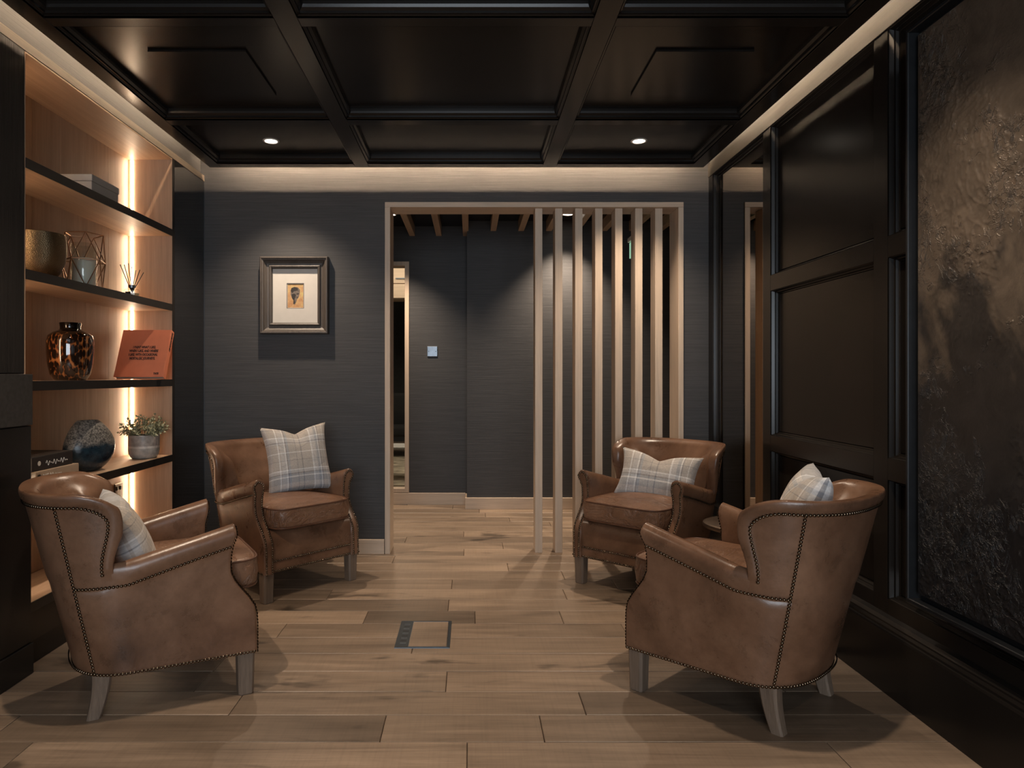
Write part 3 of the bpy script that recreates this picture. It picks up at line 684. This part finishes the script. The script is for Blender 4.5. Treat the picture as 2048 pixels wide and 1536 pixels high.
for i in range(64):
    ph = rl.uniform(0, 2*PI); el = rl.uniform(.15, 1.45); L = rl.uniform(.07, .118)*(1.0 if el > .8 else .95)
    d = Vector((math.cos(ph)*math.cos(el), math.sin(ph)*math.cos(el), math.sin(el))); p0 = Vector((math.cos(ph)*.03, math.sin(ph)*.03, .115)); p1 = p0+d*L+Vector((0, 0, .012))
    st.tube(p0, p1, .0013, .0008, 4)
    for k in range(13):
        f = .3+.7*k/12; c = p0.lerp(p1, f); a = k*2.4+ph; side = d.orthogonal().normalized(); side.rotate(Matrix.Rotation(a, 3, d)); ld = (side*.85+d*.6).normalized()
        wv = ld.cross(d).normalized(); s_ = rl.uniform(.013, .020)
        n_ = ld.cross(wv); mb.add([c, c+ld*s_*.5+wv*s_*.42+n_*.001, c+ld*s_+n_*-.002, c+ld*s_*.5-wv*s_*.42+n_*.001], [(0, 1, 2), (0, 2, 3)])
fo = mb.build('foliage', lf, pt, recalc=False); fo['kind'] = 'stuff'; ss = st.build('stems', plain('stem', (.10, .09, .045), .7), pt); ss['kind'] = 'stuff'
# two books lying by the column
def flat_book(loc, L, Wd, T, cov, label, txt, col, rz=0, sz=.03):
    b = empty('book', loc, rz); tag(b, label, 'book', None)
    bevbox('cover', -Wd, 0, -L/2, L/2, 0, .0035, cov, b, .001); bevbox('cover', -Wd, 0, -L/2, L/2, T-.0035, T, cov, b, .001)
    bevbox('spine', -.0035, .0008, -L/2, L/2, .0035, T-.0035, cov, b, .0005)
    bevbox('pages', -Wd+.004, -.004, -L/2+.004, L/2-.004, .004, T-.004, M['cream'], b, .0005)
    R_ = Matrix.Rotation(PI/2, 4, 'Z') @ Matrix.Rotation(PI/2, 4, 'X')
    text(txt, sz, col, b, Matrix.Translation((.0014, -.108, T*.46)) @ R_, sx=.9, bold=.0004)
    return b
tan = plain('tan_book_cloth', (.40, .29, .20), .6, 0, .05); drk = plain('dark_book_cloth', (.020, .016, .015), .4, 0, .2); wt = plain('white_print', (.7, .66, .6), .6)
b = flat_book((-1.752, 2.905, SH[3]), .30, .21, .066, tan, 'tan book lying flat under the dark book, white lettering', '365 Nature', wt, 0, .031)
lfm = MB(); 
for k in range(5):
    a = PI*.5+(k-2)*.55; c = Vector((.0016, -.132+.010*math.cos(a), .040+.010*math.sin(a))); t = Vector((0, math.cos(a), math.sin(a))); nrm = Vector((0, -math.sin(a), math.cos(a)))
    lfm.add([c-t*.009, c+nrm*.004, c+t*.010, c-nrm*.004], [(0, 1, 2, 3)])
lfm.tube((.0014, -.132, .040), (.0014, -.129, .022), .0008, n=4); lfm.build('leaf_emblem', drk, b, recalc=False)
b = flat_book((-1.765, 2.890, SH[3]+.0665), .28, .20, .060, drk, 'dark glossy book on top of the tan book, pale handwriting on spine', '', wt)
sc_ = MB(); pts = []
for k in range(90): t = k/89; pts.append((.0014, -.05+t*.15, .026+.011*math.sin(t*47)*math.sin(t*9+1)))
sc_.polytube(pts, .0010, 4); sc_.build('lettering', wt, b)
mb = MB(); mb.tube((.0008, -.095, .03), (.0016, -.095, .03), .010, n=16); mb.build('emblem', wt, b)

# ------------------------------------------------------------------ framed picture
px, pz = -1.128, 1.15+.518
pic = empty('framed_picture', (px, YB-.001, pz)); tag(pic, 'small sketched portrait in a wide cream mount and deep grey-brown frame', 'picture')
w2, h2 = .218, .247
mb = MB(); frame_sweep(mb, (0, 0, 0), (1, 0, 0), (0, 0, 1), (0, -1, 0), -w2, w2, -h2, h2,
    [(0, 0), (0, .052), (.004, .057), (.010, .057), (.014, .050), (.020, .048), (.026, .036), (.040, .026), (.052, .024), (.054, .034), (.060, .038), (.068, .034), (.070, .018), (.074, .016)])
mb.build('frame', M['greywood'], pic)
mw, mh = w2-.070, h2-.070
mb = MB(); frame_sweep(mb, (0, 0, 0), (1, 0, 0), (0, 0, 1), (0, -1, 0), -mw-.004, mw+.004, -mh-.004, mh+.004, [(0, .013), (mw+.004-.0325, .013), (mw+.004-.0305, .011)])
# mount board with a rectangular window
mb = MB(); hw, hh = .0555, .0815; dy = .012
vs = [(-mw-.004, -dy, -mh-.004), (mw+.004, -dy, -mh-.004), (mw+.004, -dy, mh+.004), (-mw-.004, -dy, mh+.004), (-hw, -dy, -hh), (hw, -dy, -hh), (hw, -dy, hh), (-hw, -dy, hh)]
mb.add(vs, [(0, 1, 5, 4), (1, 2, 6, 5), (2, 3, 7, 6), (3, 0, 4, 7)]); mb.build('mount', M['cream'], pic, recalc=False)
mb = MB(); frame_sweep(mb, (0, 0, 0), (1, 0, 0), (0, 0, 1), (0, -1, 0), -hw, hw, -hh, hh, [(0, .0122), (.003, .0122), (.003, .0085)]); mb.build('slip', plain('dark_slip', (.03, .018, .012), .6), pic)
mb = MB(); frame_sweep(mb, (0, 0, 0), (1, 0, 0), (0, 0, 1), (0, -1, 0), -hw+.003, hw-.003, -hh+.003, hh-.003, [(0, .0095), (.0018, .0090), (.0018, .0070)]); mb.build('bevel_edge', M['cream'], pic)
tanp = NT('tan_paper_wash'); v = tanp.coords(); n1 = tanp.noise(v, 35, 4, .6, 1); tanp.color(tanp.ramp(n1, [(.35, (.42, .22, .10)), (.5, (.50, .30, .14)), (.65, (.52, .40, .16))])); tanp.set(Roughness=.8)
mb = MB(); mb.box(-hw+.001, hw-.001, -.0075, -.006, -hh+.001, hh-.001); art2 = mb.build('drawing_paper', tanp.mat, pic)
dk = plain('charcoal_drawing', (.035, .03, .028), .9, 0, .5, 120); md_ = plain('grey_wash', (.16, .13, .11), .9, 0, .3, 90)
def poly(pts, y, mat, name):
    mb = MB(); mb.add([(x, y, z) for x, z in [(p_*2.1, q_*1.75) for p_, q_ in pts]], [tuple(range(len(pts)))]); return mb.build(name, mat, art2, recalc=False)
head = [(-.015, .020), (-.012, .029), (-.003, .033), (.008, .031), (.014, .022), (.013, .008), (.010, -.004), (.004, -.014), (.002, -.024), (-.002, -.032), (-.006, -.032), (-.005, -.020), (-.010, -.010), (-.015, .004)]
poly(head, -.0078, md_, 'head_sketch')
poly([(-.015, .020), (-.012, .029), (-.003, .033), (.006, .030), (.008, .020), (-.004, .017), (-.010, .010)], -.0080, dk, 'hair_sketch')
poly([(-.012, .006), (-.004, .008), (.002, .004), (0, -.004), (-.003, -.014), (-.001, -.028), (-.007, -.030), (-.006, -.016), (-.011, -.008)], -.0081, dk, 'shade_sketch')
poly([(.003, .008), (.010, .010), (.011, .006), (.004, .004)], -.0082, dk, 'eye_sketch')
poly([(.003, -.006), (.009, -.005), (.008, -.008), (.004, -.008)], -.0082, dk, 'mouth_sketch')
g2 = NT('picture_glass'); g2.color((1, 1, 1)); g2.set(Roughness=.01, Transmission_Weight=1.0, IOR=1.05); 
# ------------------------------------------------------------------ floor box
fb = empty('floor_box', (-.203, 3.038, 0)); tag(fb, 'rectangular metal floor socket box with a timber inlay lid', 'floor box')
mb = MB(); frame_sweep(mb, (0, 0, 0), (1, 0, 0), (0, 1, 0), (0, 0, 1), -.118, .118, -.159, .159, [(0, .0), (.001, .0035), (.011, .0035), (.012, .001)]); mb.build('rim', M['gunmetal'], fb)
bevbox('slotted_strip', -.1075, -.062, -.148, .148, .0005, .0030, M['gunmetal'], fb, .0005)
bevbox('inlay', -.060, .102, -.146, .146, .0005, .0034, M['floor'], fb, .0006).color = (.6, .6, .6, 1)
mb = MB(); frame_sweep(mb, (0, 0, 0), (1, 0, 0), (0, 1, 0), (0, 0, 1), -.0612, .1065, -.148, .148, [(0, .001), (0, .0042), (.0025, .0042), (.0028, .001)]); mb.build('inlay_edge', M['steel'], fb)
for i in range(9):
    y = -.11+i*.0275; bevbox('slot', -.098, -.072, y, y+.006, .0031, .0037, M['edge'] if i % 2 else M['steel'], fb, 0)

# ------------------------------------------------------------------ side table between the right-hand armchairs
tb = empty('side_table', (1.27, 3.18, 0)); tag(tb, 'small round bronze side table tucked between the two right armchairs', 'table')
bz = plain('dark_bronze', (.16, .12, .09), .35, .9)
mb = MB(); mb.lathe([(.0001, .44), (.165, .44), (.175, .444), (.178, .452), (.175, .462), (.165, .466), (.0001, .466)], 48); mb.build('top', bz, tb, 40)
mb = MB(); mb.lathe([(.10, 0.0), (.102, .006), (.06, .02), (.022, .04), (.018, .12), (.018, .36), (.04, .43), (.06, .4395)], 32); mb.build('pedestal', bz, tb, 40)

# ------------------------------------------------------------------ armchair
def lerp(a, b, t): return a+(b-a)*t
def sst(a, b, x):
    t = max(0, min(1, (x-a)/(b-a))); return t*t*(3-2*t)
def cA(z): return lerp(.285, .325, sst(.15, .76, z)) if z < .5 else lerp(.300, .336, (z-.5)/.27)
def cA(z):
    t = max(0, (z-.15)/.60); return .278+.050*t**1.25
def cY0(z): t = (z-.15)/.60; return -.115-.075*t
def cB(z): t = (z-.15)/.60; return .205+.070*t
def yfront(z):                       # S-curved front of the arms: lower part stands forward
    return lerp(.258, .163, sst(.29, .46, z)) + .020*sst(.50, .60, z)
def xfront(z): return .300 + .008*sst(.3, .55, z)
NEXP = 2.45
def outer(u, z):
    s = 1 if u >= 0 else -1; a = abs(u); A = cA(z); Y0 = cY0(z); B = cB(z)
    if a >= .5:
        t = (a-.5)/.5; return Vector((s*lerp(A, xfront(z), t), lerp(Y0, yfront(z), t), z))
    th = a/.5*PI/2
    return Vector((s*A*math.sin(th)**(2/NEXP), Y0-B*math.cos(th)**(2/NEXP), z))
def onorm(u, z):
    e = .004; p = outer(min(1, u+e), z)-outer(max(-1, u-e), z); n = Vector((p.y, -p.x, 0)); n.normalize()
    q = outer(u, z); 
    if n.dot(Vector((q.x, q.y+.05, 0))) < 0: n = -n
    return n
Z0 = .15
def arm_top(u):                      # arm height along the side
    t = (abs(u)-.5)/.5; return lerp(.535, .622, max(-.2, min(1, t)))
def arm_section(u):
    zt = arm_top(u); zn = zt-.078; kf = sst(.42, .56, abs(u)); kq = -.006*(1-sst(.40, .50, abs(u)))
    sec = [(0, Z0), (0, Z0+.002)]+[(0, lerp(Z0, zn, k/12)) for k in range(1, 13)]
    sec += [(.003*kf+kq, zn+.006), (.007*kf+kq, zn+.014), (.011*kf+kq, zn+.028), (.012*kf+kq, zn+.045), (.006*kf+kq, zn+.062), (-.006+kq, zt-.004), (-.020, zt), (-.036, zt-.003), (-.050, zt-.013), (-.058, zt-.030), (-.060, zt-.05), (-.058, zn-.02)]
    sec += [(-.056, lerp(zn-.03, Z0, k/9)) for k in range(1, 10)]
    return sec
def arm_mesh(s):
    us = [.288, .31, .34, .38, .42, .46, .48]+[.5+.5*k/22 for k in range(0, 22)]+[.985, .995, 1.0]
    P = []
    for u in us:
        row = []
        for off, z in arm_section(u):
            n = onorm(s*u, z); p = outer(s*u, z)+n*off; row.append(p)
        P.append(row)
    # soft rounded front edge: inset ring and pairwise cap
    last = P[-1]; N = len(last); ring = []
    for i, p in enumerate(last):
        q = last[N-1-i] if abs(i-(N-1-i)) > 0 else p
        c = (p+last[N-1-i])/2; d = (c-p); L = d.length
        ring.append((p+(d.normalized()*min(.006, L*.45) if L > 1e-6 else Vector())+Vector((0, .005, 0))))
    top = ring
    P.append(ring)
    mb = MB(); mb.grid(P)
    return mb, P, last, ring
def outline_cap(mb, ring):
    """cap between outer and inner sides of the arm front, matched by height"""
    k = max(range(len(ring)), key=lambda i: ring[i].z)
    A = ring[:k+1]; B = ring[k:][::-1]
    def at(L, z):
        for a, b in zip(L[:-1], L[1:]):
            if a.z <= z <= b.z and b.z > a.z+1e-9: return a.lerp(b, (z-a.z)/(b.z-a.z))
        return L[0] if z <= L[0].z else L[-1]
    zs = sorted(set(round(p.z, 4) for p in ring)); zlo = max(A[0].z, B[0].z); rows = []
    for z in zs:
        if z < zlo: z = zlo
        a = at(A, z); b = at(B, z); bul = .004 if z < ring[k].z-.01 else 0
        rows.append([a, a.lerp(b, .25)+Vector((0, bul*.8, 0)), a.lerp(b, .5)+Vector((0, bul, 0)), a.lerp(b, .75)+Vector((0, bul*.8, 0)), b])
    mb.grid(rows)
ZTOP = .772
def back_rim_u(z):                   # how far the wings reach forward at a height
    base = lerp(.468, .512, sst(.50, .68, z))
    R = .085; s_ = max(0, (z-(ZTOP-R))/R); return base*(1-.26*(1-math.sqrt(max(0, 1-min(1, s_)**2))))
def back_mesh():
    NV, NW = 72, 46
    zs = [lerp(Z0, .50, k/12) for k in range(12)]+[lerp(.50, ZTOP-.001, 1-(1-k/(NW-13))**1.7) for k in range(NW-12)]
    vs_ = [math.copysign(1-(1-abs(k/(NV/2)-1))**1.35, k-NV/2) if True else 0 for k in range(NV+1)]
    vs_ = []
    for k in range(NV+1):
        t = k/NV*2-1; vs_.append(math.copysign(1-(1-abs(t))**1.5, t))
    def dist(u, z, uw):
        du = (uw-abs(u))*1.05; dz = ZTOP-z-.0
        if z < .5: return min(du, .2)
        k = .035; h = max(0, min(1, .5+.5*(dz-du)/k)); return max(0, lerp(dz, du, h)-k*h*(1-h))
    O = []; I = []
    for z in zs:
        uw = back_rim_u(z); ro = []; ri = []
        for v in vs_:
            u = v*uw; d = dist(u, z, uw) if abs(v) < .9999 else 0
            if z >= ZTOP-.0015: d = 0
            p = outer(u, z); n = onorm(u, z)
            r = .020
            if d < 2*r: ob_ = .009*math.sqrt(max(0, 1-((d-r)/r)**2)) if z > .50 else 0
            else: ob_ = 0
            rc = .034
            th = .050*math.sqrt(max(0, 1-(1-min(1, d/rc))**2)) + .030*sst(.02, .14, d)
            lumb = .02*math.exp(-((z-.52)/.09)**2)*sst(.0, .25, d)+.045*math.exp(-((abs(u)-.33)/.10)**2)*sst(.015, .10, d)
            if z < .40: th = min(th, .06)
            po = p+n*((ob_ if d > 0 else .0)-.0035*(1-sst(.450, .468, z))); pi_ = p-n*(th+lumb)
            if d == 0: po = pi_ = p-n*.004
            ro.append(po); ri.append(pi_)
        O.append(ro); I.append(ri)
    mb = MB(); mb.grid(O); mb.grid(I); mb.grid([O[0], I[0]])
    return mb
def nail_dome(mb, p, n, r=.0056):
    n = n.normalized(); a = n.orthogonal().normalized(); b = n.cross(a); K = 7; vs = []
    for rr_, h in ((1.0, 0), (.78, .45)):
        for i in range(K):
            t = 2*PI*i/K; vs.append(p+a*r*rr_*math.cos(t)+b*r*rr_*math.sin(t)+n*r*h*1.0)
    vs.append(p+n*r*.68)
    fs = [(i, (i+1) % K, K+(i+1) % K, K+i) for i in range(K)]+[(K+i, K+(i+1) % K, 2*K) for i in range(K)]
    mb.add(vs, fs)
def nails_along(mb, pts, nrm, sp=.0118):
    acc = 0; pts = [Vector(p) for p in pts]
    for i in range(len(pts)-1):
        a, b = pts[i], pts[i+1]; L = (b-a).length
        while acc <= L and L > 0:
            t = acc/L; n = nrm[i].lerp(nrm[i+1], t); nail_dome(mb, a.lerp(b, t), n); acc += sp
        acc -= L
def rounded_slab(hx, y0, y1, z0, z1, r, crown, nx=22, ny=22):
    """seat cushion: squircle plan, domed top, slightly bellied sides"""
    def plan(t, ins):
        c, s = math.cos(t), math.sin(t); e = 2/7.0
        X = hx-ins; Y = (y1-y0)/2-ins
        return Vector((math.copysign(abs(c)**e, c)*X, math.copysign(abs(s)**e, s)*Y+(y0+y1)/2, 0))
    prof = [(r*1.0, 0, 0)]
    rows = []; n = 96
    H = z1-z0
    def ringp(ins, z): return [plan(2*PI*k/n+.0001, ins)+Vector((0, 0, z)) for k in range(n)]
    yc_ = (y1+y0)/2
    def cap(f, z): return [Vector((p.x*(1-f), yc_+(p.y-yc_)*(1-f), z)) for p in ringp(r, z)]
    for f in (0.999, .8, .6, .4, .2, .1): rows.append(cap(f, z0))
    for k in range(7):
        a = k/6*PI/2; rows.append(ringp(r*(1-math.sin(a)), z0+r*(1-math.cos(a))))
    rows.append(ringp(-.004, (z0+z1)/2))
    for k in range(7):
        a = k/6*PI/2; rows.append(ringp(r*(1-math.cos(a)), z1-r+r*math.sin(a)))
    for f in (.1, .2, .4, .6, .8, .999):
        rows.append(cap(f, z1+crown*(1-(1-f)**2)))
    mb = MB(); mb.grid(rows, True)
    return mb, plan
def make_armchair(loc, rz, label):
    ch = empty('armchair', loc, rz); tag(ch, label, 'armchair', 'brown leather armchairs')
    ch.pop('group', None); ch['group'] = 'four leather armchairs'
    nails = MB()
    for s in (1, -1):
        mb, P, last, ring = arm_mesh(s); outline_cap(mb, ring); mb.build('arm', M['leather'], ch, 50, weld=True)
        # nails below the arm roll, from the front to the seam
        us = [lerp(.995, .30, k/60) for k in range(61)]
        pts = []; nn = []
        for u in us:
            zn = arm_top(u)-.078 if u > .5 else lerp(arm_top(.5)-.078, .452, (.5-u)/.2); n = onorm(s*u, zn); pts.append(outer(s*u, zn)+n*.0035); nn.append(n)
        nails_along(nails, pts, nn)
        # rows of nails down both edges of the arm front
        k0 = max(range(len(ring)), key=lambda i: ring[i].z)
        cc_ = []
        for i, p in enumerate(ring):
            j = len(ring)-1-i; c = Vector((lerp(p.x, s*(xfront(p.z)-.024 if p.z < .58 else .285), .12), p.y+.002, p.z)); cc_.append(c)
        ins = []
        for p in ring:
            cxx = s*(xfront(p.z)-.026); dx = cxx-p.x
            q = p+Vector((math.copysign(min(.007, abs(dx)), dx), .0045, 0))
            if p.z > .60: q.z -= .006
            ins.append(q)
        nails_along(nails, ins, [Vector((0, 1, 0))]*len(ins), .0114)
        # seam between side and back
        pts = []; nn = []; us_ = .30
        for k in range(50):
            z = lerp(Z0+.008, ZTOP-.046, k/49); n = onorm(s*us_, z); pts.append(outer(s*us_, z)+n*.004); nn.append(n)
        nails_along(nails, pts, nn)
        # wing edge nails
        pts = []; nn = []
        for k in range(40):
            z = lerp(.50, ZTOP-.044, 1-(1-k/39)**1.6); R = .06; zz = max(0, (z-(ZTOP-.044-R))/R)
            u = (back_rim_u(min(z, ZTOP-.09))-.038)*(1-.22*(1-math.sqrt(max(0, 1-min(1, zz)**2)))); n = onorm(s*u, z); pts.append(outer(s*u, z)+n*.0065); nn.append(n)
        u_end = u; nails_along(nails, pts, nn)
    pts = []; nn = []
    for k in range(81):
        u = lerp(-u_end, u_end, k/80); n = onorm(u, ZTOP-.044); pts.append(outer(u, ZTOP-.044)+n*.0055); nn.append(n)
    nails_along(nails, pts, nn)
    # bottom line round sides and back
    pts = []; nn = []
    for k in range(161):
        u = lerp(-.995, .995, k/160); n = onorm(u, Z0+.006); pts.append(outer(u, Z0+.006)+n*.004); nn.append(n)
    nails_along(nails, pts, nn)
    for z in (Z0+.007, .208):
        nails_along(nails, [(-.246, .2558, z), (.246, .2558, z)], [Vector((0, 1, 0))]*2)
    back_mesh().build('backrest', M['leather'], ch, 50, weld=True)
    # front panel (apron) and deck under the cushion
    mb = MB(); rows = []
    for x in [lerp(-.248, .248, k/16) for k in range(17)]:
        rows.append([(x, .20, Z0), (x, .252, Z0), (x, .2535, Z0+.003), (x, .2535, .202), (x, .2515, .205), (x, .2535, .208), (x, .254, .25), (x, .253, .30), (x, .247, .332), (x, .235, .350), (x, .210, .360), (x, .10, .362), (x, -.30, .362)])
    mb.grid(rows); mb.build('front_panel', M['leather'], ch, 50)
    mb = MB(); mb.add([outer(u/20, Z0+.001) for u in range(-20, 21)]+[Vector((.25, .252, Z0+.001)), Vector((-.25, .252, Z0+.001))], [tuple(range(43))]); mb.build('underside', M['edge'], ch, recalc=False)
    sb, plan = rounded_slab(.243, -.30, .296, .366, .474, .020, .030); cu = sb.build('seat_cushion', M['seat'], ch, 60, weld=True)
    pp = MB()
    for z, ins in ((.4685, .0025), (.3715, .0025)): pp.polytube([plan(2*PI*k/96+.0001, ins)+Vector((0, 0, z)) for k in range(96)], .0042, 6, True)
    pp.build('piping', M['piping'], cu, 60)
    nl = nails.build('nailhead_trim', M['nail'], ch, 70, recalc=False); nl['kind'] = 'stuff'
    # legs
    for s in (1, -1):
        mb = MB(); rows = []
        for z, h in ((0, .0245), (.004, .0265), (.151, .0300)):
            c = h*.28; x = s*.266; y = .228
            rows.append([(x+a, y+b_, z) for a, b_ in ((-h+c, -h), (h-c, -h), (h, -h+c), (h, h-c), (h-c, h), (-h+c, h), (-h, h-c), (-h, -h+c))])
        mb.grid(rows, True); mb.add(rows[0], [tuple(range(8))]); mb.build('leg', M['leg'], ch)
        mb = MB(); rows = []
        for k in range(8):
            t = k/7; z = .151*t; h = lerp(.021, .030, t); c = h*.28; sh = (1-t)**1.8; x = s*(.207-.004*(1-t)); y = -.228-.026*sh
            rows.append([(x+a, y+b_, z) for a, b_ in ((-h+c, -h), (h-c, -h), (h, -h+c), (h, h-c), (h-c, h), (-h+c, h), (-h, h-c), (-h, -h+c))])
        mb.grid(rows, True); mb.add(rows[0], [tuple(range(8))]); mb.build('leg', M['leg'], ch)
    return ch
def copy_tree(o, parent=None):
    c = o.copy(); COL.objects.link(c); c.parent = parent
    for k in o.children: copy_tree(k, c)
    return c
# local +y is the chair's front; world rotation takes +y to the facing direction
def face(fx, fy): return math.atan2(-fx, fy)
ch1 = make_armchair((-1.150, 2.60, 0), face(.86, .5), 'brown leather armchair at front left by the bookcase, seen from its side')
def place(x, y, f, label):
    c = copy_tree(ch1); c.location = (x, y, 0); c.rotation_euler = (0, 0, face(*f)); c['label'] = label; return c
ch2 = place(-1.023, 3.813, (.741, -.671), 'brown leather armchair below the framed picture, facing the room')
ch3 = place(.97, 3.78, (-.698, -.716), 'brown leather armchair in front of the timber slats')
ch4 = place(.971, 2.523, (-.68, .733), 'brown leather armchair at front right, turned with its back to the camera')

# ------------------------------------------------------------------ plaid pillows
def pillow(name, W, H, T, loc, rx, ry, rz, label, mat, chop=.10, bend=0):
    N = 34; rows_f = []; rows_b = []; uv = []
    for j in range(N+1):
        v = j/N*2-1; rf = []; rb = []
        for i in range(N+1):
            u = i/N*2-1
            e = (1-abs(u)**2.6)*(1-abs(v)**2.6); th = T/2*max(0, e)**.42
            # edges bow inwards between pointed corners
            x = u*W/2*(1-.12*(1-v*v)*abs(u)**2); z = v*H/2*(1-.09*(1-u*u)*abs(v)**2)
            if v > 0: z -= chop*H*math.exp(-abs(u/.34)**1.35)*v**1.7*(1 if v > 0 else 0) ; th *= 1-.55*math.exp(-(u/.28)**2)*max(0, v-.25)
            wob = .004*noise.noise(Vector((u*2.3, v*2.3, W*9)))
            yb_ = bend*(u*u-.3)*.5
            rf.append(Vector((x, -th+wob+yb_, z))); rb.append(Vector((x, th+wob+yb_, z)))
        rows_f.append(rf); rows_b.append(rb)
    me = bpy.data.meshes.new(name); vs = [p for r in rows_f for p in r]+[p for r in rows_b for p in r]; K = (N+1)**2; fs = []
    for j in range(N):
        for i in range(N):
            a = j*(N+1)+i; fs.append((a, a+1, a+N+2, a+N+1)); fs.append((K+a, K+a+N+1, K+a+N+2, K+a+1))
    me.from_pydata(vs, [], fs); ul = me.uv_layers.new(name='UVMap')
    for lp in me.loops:
        i = lp.vertex_index % K; ul.data[lp.index].uv = ((i % (N+1))/N, (i//(N+1))/N*H/W)
    bm = bmesh.new(); bm.from_mesh(me); bmesh.ops.remove_doubles(bm, verts=bm.verts, dist=1e-5); bm.to_mesh(me); bm.free()
    smooth(me)
    o = link(name, me, mat); o.location = loc; o.rotation_euler = (rx, ry, rz); tag(o, label, 'pillow', 'plaid throw pillows'); return o
T1 = tweed('beige_plaid', (.95, .05), (.95, .0)); T2 = tweed('grey_plaid', (1.0, .33), (1.1, .2))
def chair_pt(c, f, lx, ly, lz):
    fx, fy = f; n = math.hypot(fx, fy); fx /= n; fy /= n
    return (c[0]+fy*lx+fx*ly, c[1]-fx*lx+fy*ly, lz)
R = math.radians
pillow('pillow', .385, .40, .15, chair_pt((-1.023, 3.813), (.741, -.671), -.11, -.06, .675), R(-18), R(-3), face(.50, -.87)+PI, 'square plaid pillow standing upright on the armchair below the picture', T1)
pillow('pillow', .46, .29, .14, chair_pt((.97, 3.78), (-.698, -.716), -.02, -.10, .585), R(-24), R(5), face(-.50, -.87)+PI, 'wide plaid pillow slumped on the armchair in front of the slats', T1, .16)
pillow('pillow', .42, .38, .14, chair_pt((.971, 2.523), (-.68, .733), .09, -.20, .645), R(-22), R(0), face(-.95, .35)+PI, 'plaid pillow peeking over the back of the front right armchair', T2, .12)
pillow('pillow', .38, .34, .14, chair_pt((-1.15, 2.60), (.86, .5), .02, -.14, .55), R(-26), R(-4), face(.86, .5)+PI, 'grey plaid pillow half hidden behind the arm of the front left armchair', T2, .12)
